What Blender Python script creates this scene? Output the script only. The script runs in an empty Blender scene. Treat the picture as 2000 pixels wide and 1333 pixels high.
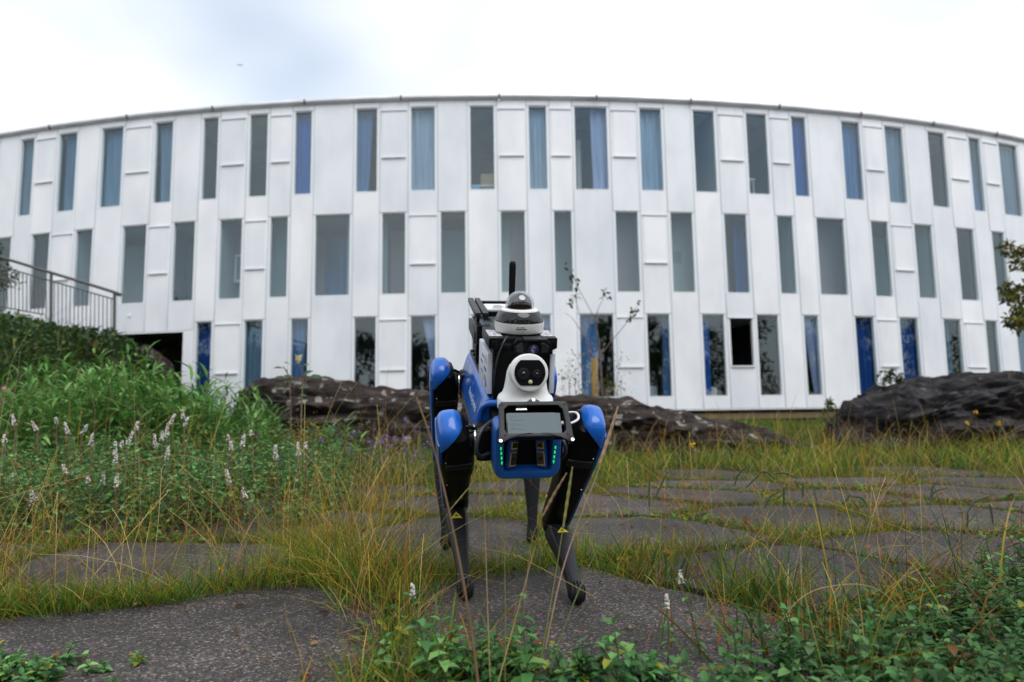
import bpy, bmesh, math, random
import numpy as np
from mathutils import Vector, Matrix, noise as mnoise

random.seed(7)
rng = np.random.default_rng(11)
scene = bpy.context.scene
COL = scene.collection

# ------------------------------------------------------------------ camera
CAM_H = 0.55
PITCH, ROLL, FOC = math.radians(6.40), math.radians(-0.86), 1333.0     # FOC: focal length in photo pixels (24 mm)
_fw = np.array([0, math.cos(PITCH), math.sin(PITCH)])
_up = np.array([0, -math.sin(PITCH), math.cos(PITCH)])
_rt = np.array([1.0, 0, 0])
RT = _rt * math.cos(ROLL) + _up * math.sin(ROLL)
UP = -_rt * math.sin(ROLL) + _up * math.cos(ROLL)
EYE = np.array([0, 0, CAM_H])
cd = bpy.data.cameras.new("camera")
cam = bpy.data.objects.new("camera", cd)
COL.objects.link(cam)
cd.sensor_width = 36.0
cd.lens = 24.0
cd.clip_start = 0.05
cd.clip_end = 3000
cam.matrix_world = Matrix(((RT[0], UP[0], -_fw[0], 0), (RT[1], UP[1], -_fw[1], 0), (RT[2], UP[2], -_fw[2], CAM_H), (0, 0, 0, 1)))
cd.dof.use_dof = True
cd.dof.focus_distance = 2.08
cd.dof.aperture_fstop = 2.8
scene.camera = cam

# ------------------------------------------------------------------ sky, sun, exposure
SUN_EL, SUN_AZ = math.radians(54), math.radians(150)      # azimuth measured clockwise from +Y (the view direction)
world = bpy.data.worlds.new("World")
scene.world = world
world.use_nodes = True
wn, wl = world.node_tree.nodes, world.node_tree.links
wn.clear()
w_out = wn.new("ShaderNodeOutputWorld")
w_bg = wn.new("ShaderNodeBackground")
w_bg.inputs["Strength"].default_value = 0.10
w_sky = wn.new("ShaderNodeTexSky")
w_sky.sky_type = 'NISHITA'
w_sky.sun_disc = False
w_sky.sun_elevation = SUN_EL
w_sky.sun_rotation = SUN_AZ
w_sky.air_density, w_sky.dust_density, w_sky.ozone_density = 2.0, 0.0, 10.0
w_tc = wn.new("ShaderNodeTexCoord")
w_map = wn.new("ShaderNodeMapping")
w_map.inputs["Scale"].default_value = (1.0, 1.0, 1.5)
w_map.inputs["Location"].default_value = (7.0, 1.0, 0.0)
w_noise = wn.new("ShaderNodeTexNoise")
w_noise.inputs["Scale"].default_value = 1.7
w_noise.inputs["Detail"].default_value = 3.0
w_noise.inputs["Roughness"].default_value = 0.5
w_ramp = wn.new("ShaderNodeValToRGB")
w_ramp.color_ramp.elements[0].position = 0.28
w_ramp.color_ramp.elements[0].color = (0.42, 0.42, 0.42, 1)
w_ramp.color_ramp.elements[1].position = 0.58
w_ramp.color_ramp.elements[1].color = (1, 1, 1, 1)
w_mix = wn.new("ShaderNodeMix")
w_mix.data_type = 'RGBA'
w_mix.inputs[7].default_value = (10.0, 10.2, 10.5, 1)
wl.new(w_tc.outputs["Generated"], w_map.inputs["Vector"])
wl.new(w_map.outputs["Vector"], w_noise.inputs["Vector"])
wl.new(w_noise.outputs["Fac"], w_ramp.inputs["Fac"])
wl.new(w_ramp.outputs["Color"], w_mix.inputs[0])
wl.new(w_sky.outputs["Color"], w_mix.inputs[6])
wl.new(w_mix.outputs[2], w_bg.inputs["Color"])
wl.new(w_bg.outputs["Background"], w_out.inputs["Surface"])

sd = bpy.data.lights.new("sun", 'SUN')
sd.energy = 1.5
sd.angle = math.radians(42)
sd.color = (1.0, 0.97, 0.93)
sun = bpy.data.objects.new("sun", sd)
COL.objects.link(sun)
sun.rotation_euler = (math.radians(90) - SUN_EL, 0, math.pi - SUN_AZ)
sun.location = (10, -20, 30)

scene.view_settings.view_transform = 'Standard'
scene.view_settings.look = 'None'
scene.view_settings.gamma = 1.0
scene.view_settings.exposure = 0.42
scene.render.engine = 'CYCLES'
scene.cycles.use_denoising = True
scene.cycles.max_bounces = 8
scene.cycles.transparent_max_bounces = 16


# ------------------------------------------------------------------ geometry from the surveyed view
def ray(x, y):
    return _fw * FOC + RT * (x - 1000.0) - UP * (y - 666.5)


def at(x, y, depth):
    d = ray(x, y)
    return EYE + d * (depth / d[1])


def on_ground(x, y, z=0.0):
    d = ray(x, y)
    return EYE + d * ((z - CAM_H) / d[2])


# ------------------------------------------------------------------ helpers
ORIGIN = {}


def new_obj(name, me, parent=None, origin=None):
    o = bpy.data.objects.new(name, me)
    COL.objects.link(o)
    org = np.zeros(3) if origin is None else np.asarray(origin, float)
    if parent is not None:
        o.parent = parent
        o.location = org - ORIGIN[parent.name]
    else:
        o.location = org
    ORIGIN[o.name] = org
    return o


def tag(o, label=None, cat=None, group=None, kind=None):
    if label: o["label"] = label
    if cat: o["category"] = cat
    if group: o["group"] = group
    if kind: o["kind"] = kind
    return o


def thing(name, label, cat, loc, group=None):
    return tag(new_obj(name, None, None, loc), label, cat, group)


def np_mesh(name, V, faces, mat, parent=None, colors=None, smooth=False, sharp=None, origin='c'):
    """V (n,3) world; faces list of int arrays (m,k)."""
    V = np.asarray(V, float).reshape(-1, 3)
    if isinstance(origin, str):
        org = V.mean(0)
        if parent is None:
            org = np.array([org[0], org[1], V[:, 2].min()])
    else:
        org = np.asarray(origin, float)
    me = bpy.data.meshes.new(name)
    me.vertices.add(len(V))
    me.vertices.foreach_set("co", (V - org).astype(np.float32).ravel())
    idx = np.concatenate([np.asarray(f, np.int32).ravel() for f in faces])
    tot = np.concatenate([np.full(len(f), np.asarray(f).shape[1], np.int32) for f in faces])
    me.loops.add(len(idx))
    me.loops.foreach_set("vertex_index", idx)
    me.polygons.add(len(tot))
    me.polygons.foreach_set("loop_start", np.concatenate([[0], np.cumsum(tot)[:-1]]).astype(np.int32))
    if smooth:
        me.polygons.foreach_set("use_smooth", np.ones(len(tot), bool))
    me.update(calc_edges=True)
    if colors is not None:
        a = me.color_attributes.new("Col", 'FLOAT_COLOR', 'POINT')
        c = np.ones((len(V), 4), np.float32)
        c[:, :3] = colors
        a.data.foreach_set("color", c.ravel())
    if smooth and sharp:
        me.set_sharp_from_angle(angle=math.radians(sharp))
    if mat: me.materials.append(mat)
    return new_obj(name, me, parent, org)


class G:
    """collects simple solids into one mesh"""

    def __init__(s, xf=None):
        s.v, s.f, s.xf = [], [], xf

    def add(s, vs, fs):
        b = len(s.v)
        s.v += [tuple(map(float, p)) for p in vs]
        s.f += [tuple(i + b for i in f) for f in fs]
        return s

    def box(s, c, size, ax=None):
        ax = np.eye(3) if ax is None else np.asarray(ax, float)
        c = np.asarray(c, float)
        h = np.asarray(size, float) / 2
        vs = [c + ax[0] * h[0] * i + ax[1] * h[1] * j + ax[2] * h[2] * k for i in (-1, 1) for j in (-1, 1) for k in (-1, 1)]
        return s.add(vs, [(0, 1, 3, 2), (4, 6, 7, 5), (0, 4, 5, 1), (2, 3, 7, 6), (0, 2, 6, 4), (1, 5, 7, 3)])

    def loft(s, secs, cap=True, closed=True):
        n = len(secs[0])
        vs = [p for sec in secs for p in sec]
        fs = []
        for i in range(len(secs) - 1):
            for j in range(n if closed else n - 1):
                k = (j + 1) % n
                fs.append((i * n + j, i * n + k, (i + 1) * n + k, (i + 1) * n + j))
        if cap:
            fs.append(tuple(range(n - 1, -1, -1)))
            fs.append(tuple(range((len(secs) - 1) * n, len(secs) * n)))
        return s.add(vs, fs)

    def lathe(s, c, axis, prof, n=24, cap=True):
        c, a = np.asarray(c, float), np.asarray(axis, float)
        a = a / np.linalg.norm(a)
        u = np.cross(a, [0.3, 0.9, 0.2]); u /= np.linalg.norm(u)
        w = np.cross(a, u)
        secs = [[c + a * h + (u * math.cos(t) + w * math.sin(t)) * r for t in np.linspace(0, 2 * math.pi, n, False)] for r, h in prof]
        return s.loft(secs, cap)

    def tube(s, pts, r, n=6):
        pts = [np.asarray(p, float) for p in pts]
        secs, prev = [], None
        for i, p in enumerate(pts):
            t = pts[min(i + 1, len(pts) - 1)] - pts[max(i - 1, 0)]
            t = t / (np.linalg.norm(t) + 1e-9)
            u = np.cross(t, [0, 0, 1] if prev is None else prev)
            if np.linalg.norm(u) < 1e-3: u = np.cross(t, [1, 0, 0])
            u /= np.linalg.norm(u)
            w = np.cross(u, t)
            prev = w
            rr = r[i] if hasattr(r, '__len__') else r
            secs.append([p + (u * math.cos(a) + w * math.sin(a)) * rr for a in np.linspace(0, 2 * math.pi, n, False)])
        return s.loft(secs)

    def ball(s, c, rad, n=12, m=8, ax=None):
        ax = np.eye(3) if ax is None else np.asarray(ax, float)
        rad = np.ones(3) * rad
        secs = []
        for i in range(1, m):
            ph = math.pi * i / m
            secs.append([np.asarray(c) + ax[0] * rad[0] * math.sin(ph) * math.cos(t) + ax[1] * rad[1] * math.sin(ph) * math.sin(t) - ax[2] * rad[2] * math.cos(ph)
                         for t in np.linspace(0, 2 * math.pi, n, False)])
        return s.loft(secs)

    def prism(s, pts, d):
        """polygon (3d points) pushed along vector d"""
        pts = [np.asarray(p, float) for p in pts]
        d = np.asarray(d, float)
        return s.loft([pts, [p + d for p in pts]])

    def build(s, name, mat, parent=None, bevel=0.0, smooth=False, sharp=40, segs=2):
        V = np.array(s.v)
        if s.xf is not None: V = s.xf(V)
        org = V.mean(0)
        if parent is None: org = np.array([org[0], org[1], V[:, 2].min()])
        me = bpy.data.meshes.new(name)
        bm = bmesh.new()
        vv = [bm.verts.new(p) for p in (V - org)]
        for f in s.f:
            try: bm.faces.new([vv[i] for i in f])
            except ValueError: pass
        bmesh.ops.recalc_face_normals(bm, faces=bm.faces)
        if bevel > 0:
            es = [e for e in bm.edges if len(e.link_faces) == 2 and e.calc_face_angle(0) > math.radians(32)]
            bmesh.ops.bevel(bm, geom=es, offset=bevel, segments=segs, profile=0.6, affect='EDGES', clamp_overlap=True)
        bm.to_mesh(me)
        bm.free()
        if smooth or bevel > 0:
            me.polygons.foreach_set("use_smooth", np.ones(len(me.polygons), bool))
            me.set_sharp_from_angle(angle=math.radians(sharp))
        me.materials.append(mat)
        return new_obj(name, me, parent, org)


def curve_pts(ctrl, n=12):
    """Catmull-Rom through control points"""
    P = [np.asarray(p, float) for p in ctrl]
    P = [2 * P[0] - P[1]] + P + [2 * P[-1] - P[-2]]
    out = []
    for i in range(1, len(P) - 2):
        for k in range(n):
            t = k / n
            a, b, c, d = P[i - 1], P[i], P[i + 1], P[i + 2]
            out.append(0.5 * ((2 * b) + (c - a) * t + (2 * a - 5 * b + 4 * c - d) * t * t + (3 * b - a - 3 * c + d) * t ** 3))
    out.append(P[-2])
    return out


def sstep(a, b, x):
    t = np.clip((x - a) / (b - a), 0, 1)
    return t * t * (3 - 2 * t)


# ------------------------------------------------------------------ materials
def mat(name, base=(.5, .5, .5), rough=0.5, metal=0.0, spec=0.5, coat=0.0, emit=None, estr=0.0):
    m = bpy.data.materials.new(name)
    m.use_nodes = True
    b = m.node_tree.nodes["Principled BSDF"]
    b.inputs["Base Color"].default_value = (*base, 1)
    b.inputs["Roughness"].default_value = rough
    b.inputs["Metallic"].default_value = metal
    b.inputs["Specular IOR Level"].default_value = spec
    b.inputs["Coat Weight"].default_value = coat
    b.inputs["Coat Roughness"].default_value = 0.08
    if emit:
        b.inputs["Emission Color"].default_value = (*emit, 1)
        b.inputs["Emission Strength"].default_value = estr
    return m


def nodes(m):
    return m.node_tree.nodes, m.node_tree.links, m.node_tree.nodes["Principled BSDF"]


def add_noise(m, c1, c2, scale=8.0, detail=6.0, lo=0.35, hi=0.65, stretch=(1, 1, 1), bump=0.0, bscale=None, rough_var=0.0):
    N, L, b = nodes(m)
    tc = N.new("ShaderNodeTexCoord")
    mp = N.new("ShaderNodeMapping")
    mp.inputs["Scale"].default_value = stretch
    nz = N.new("ShaderNodeTexNoise")
    nz.inputs["Scale"].default_value = scale
    nz.inputs["Detail"].default_value = detail
    rp = N.new("ShaderNodeValToRGB")
    rp.color_ramp.elements[0].position, rp.color_ramp.elements[1].position = lo, hi
    rp.color_ramp.elements[0].color, rp.color_ramp.elements[1].color = (*c1, 1), (*c2, 1)
    L.new(tc.outputs["Object"], mp.inputs["Vector"])
    L.new(mp.outputs["Vector"], nz.inputs["Vector"])
    L.new(nz.outputs["Fac"], rp.inputs["Fac"])
    L.new(rp.outputs["Color"], b.inputs["Base Color"])
    if bump > 0:
        n2 = N.new("ShaderNodeTexNoise")
        n2.inputs["Scale"].default_value = bscale or scale * 4
        n2.inputs["Detail"].default_value = 8
        L.new(mp.outputs["Vector"], n2.inputs["Vector"])
        bp = N.new("ShaderNodeBump")
        bp.inputs["Strength"].default_value = bump
        bp.inputs["Distance"].default_value = 0.02
        L.new(n2.outputs["Fac"], bp.inputs["Height"])
        L.new(bp.outputs["Normal"], b.inputs["Normal"])
    return m, rp, mp


M = {}
# facade cladding: white coated metal, each panel a slightly different white, faint rain streaks
M['clad'] = mat('white_cladding', (.8, .8, .82), 0.38, 0, 0.4)
N, L, b = nodes(M['clad'])
oi = N.new("ShaderNodeObjectInfo")
tc = N.new("ShaderNodeTexCoord")
mp = N.new("ShaderNodeMapping"); mp.inputs["Scale"].default_value = (1.3, 1.3, 0.7)
ad = N.new("ShaderNodeVectorMath"); ad.operation = 'ADD'
mu = N.new("ShaderNodeVectorMath"); mu.operation = 'SCALE'; mu.inputs["Scale"].default_value = 40
cb = N.new("ShaderNodeCombineXYZ")
L.new(oi.outputs["Random"], cb.inputs[0]); L.new(oi.outputs["Random"], cb.inputs[1])
L.new(cb.outputs[0], mu.inputs[0]); L.new(tc.outputs["Object"], mp.inputs["Vector"])
L.new(mp.outputs[0], ad.inputs[0]); L.new(mu.outputs[0], ad.inputs[1])
nz = N.new("ShaderNodeTexNoise"); nz.inputs["Scale"].default_value = .7; nz.inputs["Detail"].default_value = 4; nz.inputs["Roughness"].default_value = .5
L.new(ad.outputs[0], nz.inputs["Vector"])
rp = N.new("ShaderNodeValToRGB")
rp.color_ramp.elements[0].position, rp.color_ramp.elements[1].position = .30, .60
rp.color_ramp.elements[0].color, rp.color_ramp.elements[1].color = (.73, .745, .775, 1), (.86, .865, .88, 1)
L.new(nz.outputs["Fac"], rp.inputs["Fac"])
r2 = N.new("ShaderNodeValToRGB")
r2.color_ramp.elements[0].color, r2.color_ramp.elements[1].color = (.88, .90, .925, 1), (1, 1, 1, 1)
L.new(oi.outputs["Random"], r2.inputs["Fac"])
mx = N.new("ShaderNodeMix"); mx.data_type = 'RGBA'; mx.blend_type = 'MULTIPLY'; mx.inputs[0].default_value = 1
L.new(rp.outputs["Color"], mx.inputs[6]); L.new(r2.outputs["Color"], mx.inputs[7])
mps = N.new("ShaderNodeMapping"); mps.inputs["Scale"].default_value = (11, 11, .22)
ads = N.new("ShaderNodeVectorMath"); ads.operation = 'ADD'
L.new(tc.outputs["Object"], mps.inputs["Vector"]); L.new(mps.outputs[0], ads.inputs[0]); L.new(mu.outputs[0], ads.inputs[1])
nst = N.new("ShaderNodeTexNoise"); nst.inputs["Scale"].default_value = 1.0; nst.inputs["Detail"].default_value = 3
L.new(ads.outputs[0], nst.inputs["Vector"])
rst = N.new("ShaderNodeValToRGB"); rst.color_ramp.elements[0].position, rst.color_ramp.elements[1].position = .60, .74
rst.color_ramp.elements[0].color, rst.color_ramp.elements[1].color = (1, 1, 1, 1), (.95, .948, .94, 1)
L.new(nst.outputs["Fac"], rst.inputs["Fac"])
mx2 = N.new("ShaderNodeMix"); mx2.data_type = 'RGBA'; mx2.blend_type = 'MULTIPLY'; mx2.inputs[0].default_value = 1
L.new(mx.outputs[2], mx2.inputs[6]); L.new(rst.outputs["Color"], mx2.inputs[7])
L.new(mx2.outputs[2], b.inputs["Base Color"])
bp = N.new("ShaderNodeBump"); bp.inputs["Strength"].default_value = .12; bp.inputs["Distance"].default_value = .05
n3 = N.new("ShaderNodeTexNoise"); n3.inputs["Scale"].default_value = 1.5
L.new(tc.outputs["Object"], n3.inputs["Vector"]); L.new(n3.outputs["Fac"], bp.inputs["Height"]); L.new(bp.outputs["Normal"], b.inputs["Normal"])

M['trim'] = mat('pale_grey_trim', (.42, .47, .52), 0.35, 0.0)
M['frame'] = mat('window_frame_white', (.74, .77, .79), 0.35)
M['sill'] = mat('hatch_bar_grey', (.62, .64, .67), 0.4)
M['roof'] = mat('roof_edge_metal', (.66, .67, .69), 0.45, 0.3)
add_noise(M['roof'], (.62, .63, .65), (.80, .81, .83), 1.5, 5, .3, .65, (1, 1, 3))
M['dark'] = mat('dark_gap', (.03, .03, .03), 0.8)
M['beam'] = mat('brown_base_beam', (.16, .12, .06), 0.7)
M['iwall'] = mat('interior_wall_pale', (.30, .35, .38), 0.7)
M['iwall_dark'] = mat('interior_wall_shade_tone', (.07, .07, .075), 0.7)  # darker copy of the pale wall: room dimness put into the colour
M['ceil'] = mat('interior_ceiling', (.6, .6, .58), 0.8)
M['pan_teal'] = mat('interior_panel_teal', (.20, .27, .29), 0.6)
M['pan_mauve'] = mat('interior_panel_mauve', (.25, .20, .22), 0.6)
M['pan_pale'] = mat('interior_panel_pale', (.36, .43, .42), 0.6)
M['pan_brown'] = mat('interior_door_brown', (.38, .16, .05), 0.5)
M['box_tan'] = mat('cardboard_tan', (.45, .33, .20), 0.8)
M['box_white'] = mat('white_goods', (.8, .8, .78), 0.5)
M['box_blue'] = mat('blue_plastic', (.05, .30, .65), 0.4)
M['box_red'] = mat('red_plastic', (.55, .06, .06), 0.4)


def curtain_mat(name, c):
    m = mat(name, c, 0.85, 0, 0.2)
    add_noise(m, tuple(x * .75 for x in c), tuple(min(1, x * 1.15) for x in c), 6, 3, .3, .7, (1, 1, .08))
    return m


M['cur_blue'] = curtain_mat('curtain_blue', (.10, .20, .40))
M['cur_pale'] = curtain_mat('curtain_pale_blue', (.34, .42, .54))
M['cur_grey'] = curtain_mat('curtain_blue_grey', (.14, .22, .31))
M['cur_lav'] = curtain_mat('curtain_lavender', (.42, .46, .66))
M['cur_deep'] = curtain_mat('curtain_deep_blue', (.02, .12, .42))

M['cur_slate'] = curtain_mat('curtain_slate_blue', (.19, .27, .37))
M['cur_teal'] = curtain_mat('curtain_teal_grey', (.045, .12, .20))
M['cur_navy'] = curtain_mat('curtain_navy', (.008, .055, .24))
M['glass'] = bpy.data.materials.new('window_glass')
M['glass'].use_nodes = True
N, L = M['glass'].node_tree.nodes, M['glass'].node_tree.links
N.remove(N["Principled BSDF"])
tr = N.new("ShaderNodeBsdfTransparent"); tr.inputs["Color"].default_value = (.88, .935, .95, 1)
gl = N.new("ShaderNodeBsdfGlossy"); gl.inputs["Roughness"].default_value = .015; gl.inputs["Color"].default_value = (.86, .95, 1, 1)
fr = N.new("ShaderNodeLayerWeight"); fr.inputs["Blend"].default_value = .5
pw = N.new("ShaderNodeMath"); pw.operation = 'POWER'; pw.inputs[1].default_value = 5
mr = N.new("ShaderNodeMapRange"); mr.inputs[3].default_value = .055; mr.inputs[4].default_value = 1.0
ms = N.new("ShaderNodeMixShader")
L.new(fr.outputs["Facing"], pw.inputs[0]); L.new(pw.outputs[0], mr.inputs[0])
L.new(mr.outputs[0], ms.inputs[0]); L.new(tr.outputs[0], ms.inputs[1]); L.new(gl.outputs[0], ms.inputs[2])
L.new(ms.outputs[0], N["Material Output"].inputs["Surface"])


def plant_mat(name, trans=0.35, rough=0.55, spec=0.3):
    m = bpy.data.materials.new(name)
    m.use_nodes = True
    N, L = m.node_tree.nodes, m.node_tree.links
    b = N["Principled BSDF"]
    at_ = N.new("ShaderNodeAttribute"); at_.attribute_name = "Col"
    b.inputs["Roughness"].default_value = rough
    b.inputs["Specular IOR Level"].default_value = spec
    t = N.new("ShaderNodeBsdfTranslucent")
    x = N.new("ShaderNodeMixShader"); x.inputs[0].default_value = trans
    L.new(at_.outputs["Color"], b.inputs["Base Color"]); L.new(at_.outputs["Color"], t.inputs["Color"])
    L.new(b.outputs[0], x.inputs[1]); L.new(t.outputs[0], x.inputs[2])
    L.new(x.outputs[0], N["Material Output"].inputs["Surface"])
    return m


M['plant'] = plant_mat('plant_tissue', .35, .6, .10)
M['plant_glossy'] = plant_mat('plant_leaf_waxy', .28, .42, .22)

M['soil'] = mat('soil', (.05, .04, .025), 0.95, 0, .05)
add_noise(M['soil'], (.016, .012, .008), (.05, .036, .02), 3.0, 10, .3, .7, bump=.9, bscale=30)
# exposed-aggregate concrete slabs
M['slab'] = mat('aggregate_concrete', (.12, .115, .115), 0.6, 0, .28)
N, L, b = nodes(M['slab'])
tc = N.new("ShaderNodeTexCoord"); geo = N.new("ShaderNodeNewGeometry")
n1 = N.new("ShaderNodeTexNoise"); n1.inputs["Scale"].default_value = 2.2; n1.inputs["Detail"].default_value = 8
r1 = N.new("ShaderNodeValToRGB"); r1.color_ramp.elements[0].position, r1.color_ramp.elements[1].position = .32, .68
r1.color_ramp.elements[0].color, r1.color_ramp.elements[1].color = (.018, .0165, .0158, 1), (.056, .050, .047, 1)
v1 = N.new("ShaderNodeTexVoronoi"); v1.inputs["Scale"].default_value = 185
v1.inputs["Randomness"].default_value = 1
rs = N.new("ShaderNodeValToRGB"); rs.color_ramp.interpolation = 'CONSTANT'
rs.color_ramp.elements[0].position = 0; rs.color_ramp.elements[0].color = (.55, .55, .55, 1)
e = rs.color_ramp.elements.new(.28); e.color = (1, 1, 1, 1)
e = rs.color_ramp.elements.new(.55); e.color = (1.6, 1.5, 1.45, 1)
e = rs.color_ramp.elements.new(.74); e.color = (2.6, 2.3, 2.2, 1)
e = rs.color_ramp.elements.new(.82); e.color = (.8, .8, .85, 1)
rs.color_ramp.elements[-1].position = .925; rs.color_ramp.elements[-1].color = (5.0, 4.4, 4.1, 1)
sp = N.new("ShaderNodeSeparateColor")
mx = N.new("ShaderNodeMix"); mx.data_type = 'RGBA'; mx.blend_type = 'MULTIPLY'; mx.inputs[0].default_value = 1
n2 = N.new("ShaderNodeTexNoise"); n2.inputs["Scale"].default_value = 260; n2.inputs["Detail"].default_value = 3
bp = N.new("ShaderNodeBump"); bp.inputs["Strength"].default_value = .8; bp.inputs["Distance"].default_value = .006
ma = N.new("ShaderNodeMath"); ma.operation = 'ADD'
for nd in (n1, v1, n2): L.new(geo.outputs["Position"], nd.inputs["Vector"])
L.new(n1.outputs["Fac"], r1.inputs["Fac"]); L.new(v1.outputs["Color"], sp.inputs[0]); L.new(sp.outputs[0], rs.inputs["Fac"])
L.new(r1.outputs["Color"], mx.inputs[6]); L.new(rs.outputs["Color"], mx.inputs[7])
n5 = N.new("ShaderNodeTexNoise"); n5.inputs["Scale"].default_value = 3.1; n5.inputs["Detail"].default_value = 9; n5.inputs["Roughness"].default_value = .65
L.new(geo.outputs["Position"], n5.inputs["Vector"])
r5 = N.new("ShaderNodeValToRGB"); r5.color_ramp.elements[0].position, r5.color_ramp.elements[1].position = .56, .70
r5.color_ramp.elements[1].color = (.75, .75, .75, 1)
L.new(n5.outputs["Fac"], r5.inputs["Fac"])
m5 = N.new("ShaderNodeMix"); m5.data_type = 'RGBA'; m5.inputs[7].default_value = (.030, .030, .014, 1)
L.new(r5.outputs["Color"], m5.inputs[0]); L.new(mx.outputs[2], m5.inputs[6]); oi = N.new("ShaderNodeObjectInfo"); mr = N.new("ShaderNodeMapRange"); mr.inputs[3].default_value = .75; mr.inputs[4].default_value = 1.35
L.new(oi.outputs["Random"], mr.inputs[0])
m6 = N.new("ShaderNodeVectorMath"); m6.operation = 'SCALE'
L.new(m5.outputs[2], m6.inputs[0]); L.new(mr.outputs[0], m6.inputs["Scale"]); L.new(m6.outputs[0], b.inputs["Base Color"])
L.new(v1.outputs["Distance"], ma.inputs[0]); L.new(n2.outputs["Fac"], ma.inputs[1]); L.new(ma.outputs[0], bp.inputs["Height"]); L.new(bp.outputs["Normal"], b.inputs["Normal"])


def rock_mat(name, dark, light, lichen, amount, spots):
    m = mat(name, dark, 0.85, 0, .12)
    N, L, b = nodes(m)
    geo = N.new("ShaderNodeNewGeometry")
    mp = N.new("ShaderNodeMapping"); mp.inputs["Scale"].default_value = (1.0, 1.0, 3.5); mp.inputs["Rotation"].default_value = (0, .25, 0)
    L.new(geo.outputs["Position"], mp.inputs["Vector"])
    n1 = N.new("ShaderNodeTexNoise"); n1.inputs["Scale"].default_value = 2.2; n1.inputs["Detail"].default_value = 10; n1.inputs["Roughness"].default_value = .68
    L.new(mp.outputs[0], n1.inputs["Vector"])
    r1 = N.new("ShaderNodeValToRGB"); r1.color_ramp.elements[0].position, r1.color_ramp.elements[1].position = .36, .68
    r1.color_ramp.elements[0].color, r1.color_ramp.elements[1].color = (*dark, 1), (*light, 1)
    L.new(n1.outputs["Fac"], r1.inputs["Fac"])
    n2 = N.new("ShaderNodeTexNoise"); n2.inputs["Scale"].default_value = 5.5; n2.inputs["Detail"].default_value = 9; n2.inputs["Roughness"].default_value = .62
    L.new(geo.outputs["Position"], n2.inputs["Vector"])
    r2 = N.new("ShaderNodeValToRGB"); r2.color_ramp.elements[0].position, r2.color_ramp.elements[1].position = amount, amount + .10
    L.new(n2.outputs["Fac"], r2.inputs["Fac"])
    vo = N.new("ShaderNodeTexVoronoi"); vo.inputs["Scale"].default_value = 5.0
    n4 = N.new("ShaderNodeTexNoise"); n4.inputs["Scale"].default_value = 14; n4.inputs["Detail"].default_value = 4
    vm = N.new("ShaderNodeVectorMath"); vm.operation = 'MULTIPLY_ADD'; vm.inputs[1].default_value = (.16, .16, .16)
    L.new(geo.outputs["Position"], n4.inputs["Vector"]); L.new(n4.outputs["Color"], vm.inputs[0]); L.new(geo.outputs["Position"], vm.inputs[2]); L.new(vm.outputs[0], vo.inputs["Vector"])
    sc_ = N.new("ShaderNodeSeparateColor"); L.new(vo.outputs["Color"], sc_.inputs[0])
    m1 = N.new("ShaderNodeMath"); m1.operation = 'MULTIPLY'; m1.inputs[1].default_value = .34; L.new(sc_.outputs[0], m1.inputs[0])
    m2 = N.new("ShaderNodeMath"); m2.operation = 'SUBTRACT'; L.new(m1.outputs[0], m2.inputs[0]); L.new(vo.outputs["Distance"], m2.inputs[1])
    m3 = N.new("ShaderNodeMapRange"); m3.inputs[1].default_value = -.02; m3.inputs[2].default_value = .05; L.new(m2.outputs[0], m3.inputs[0])
    m5 = N.new("ShaderNodeMath"); m5.operation = 'MULTIPLY'; m5.inputs[1].default_value = spots; L.new(m3.outputs[0], m5.inputs[0])
    m4 = N.new("ShaderNodeMath"); m4.operation = 'MAXIMUM'; L.new(m5.outputs[0], m4.inputs[0]); L.new(r2.outputs["Color"], m4.inputs[1])
    mx = N.new("ShaderNodeMix"); mx.data_type = 'RGBA'; mx.inputs[7].default_value = (*lichen, 1)
    L.new(m4.outputs[0], mx.inputs[0]); L.new(r1.outputs["Color"], mx.inputs[6]); L.new(mx.outputs[2], b.inputs["Base Color"])
    n3 = N.new("ShaderNodeTexNoise"); n3.inputs["Scale"].default_value = 9; n3.inputs["Detail"].default_value = 10; n3.inputs["Roughness"].default_value = .7
    L.new(mp.outputs[0], n3.inputs["Vector"])
    bp = N.new("ShaderNodeBump"); bp.inputs["Strength"].default_value = 1.0; bp.inputs["Distance"].default_value = .06
    L.new(n3.outputs["Fac"], bp.inputs["Height"]); L.new(bp.outputs["Normal"], b.inputs["Normal"])
    return m


M['rock'] = rock_mat('brown_lichen_rock', (.016, .012, .011), (.075, .058, .052), (.34, .32, .28), .60, .85)
M['rock_grey'] = rock_mat('grey_layered_rock', (.008, .0075, .009), (.085, .078, .080), (.17, .155, .15), .60, .12)
M['bark'] = mat('bark', (.09, .06, .04), .9)
add_noise(M['bark'], (.05, .035, .025), (.15, .11, .08), 20, 6, .3, .7, (1, 1, .2), .5)
M['bark_red'] = mat('reddish_twig_bark', (.16, .09, .07), .8)
add_noise(M['bark_red'], (.10, .055, .045), (.22, .14, .11), 30, 4, .3, .7)
M['stake'] = mat('weathered_stake_wood', (.30, .19, .06), .85)
add_noise(M['stake'], (.20, .12, .03), (.40, .28, .10), 18, 5, .3, .7, (1, 1, .1), .4)
M['rail'] = mat('galvanised_rail', (.09, .085, .08), .5, .3)
M['rail_dark'] = mat('dark_handrail', (.10, .09, .09), .4, .5)
M['bird'] = mat('bird_grey', (.25, .27, .30), .8)


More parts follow.
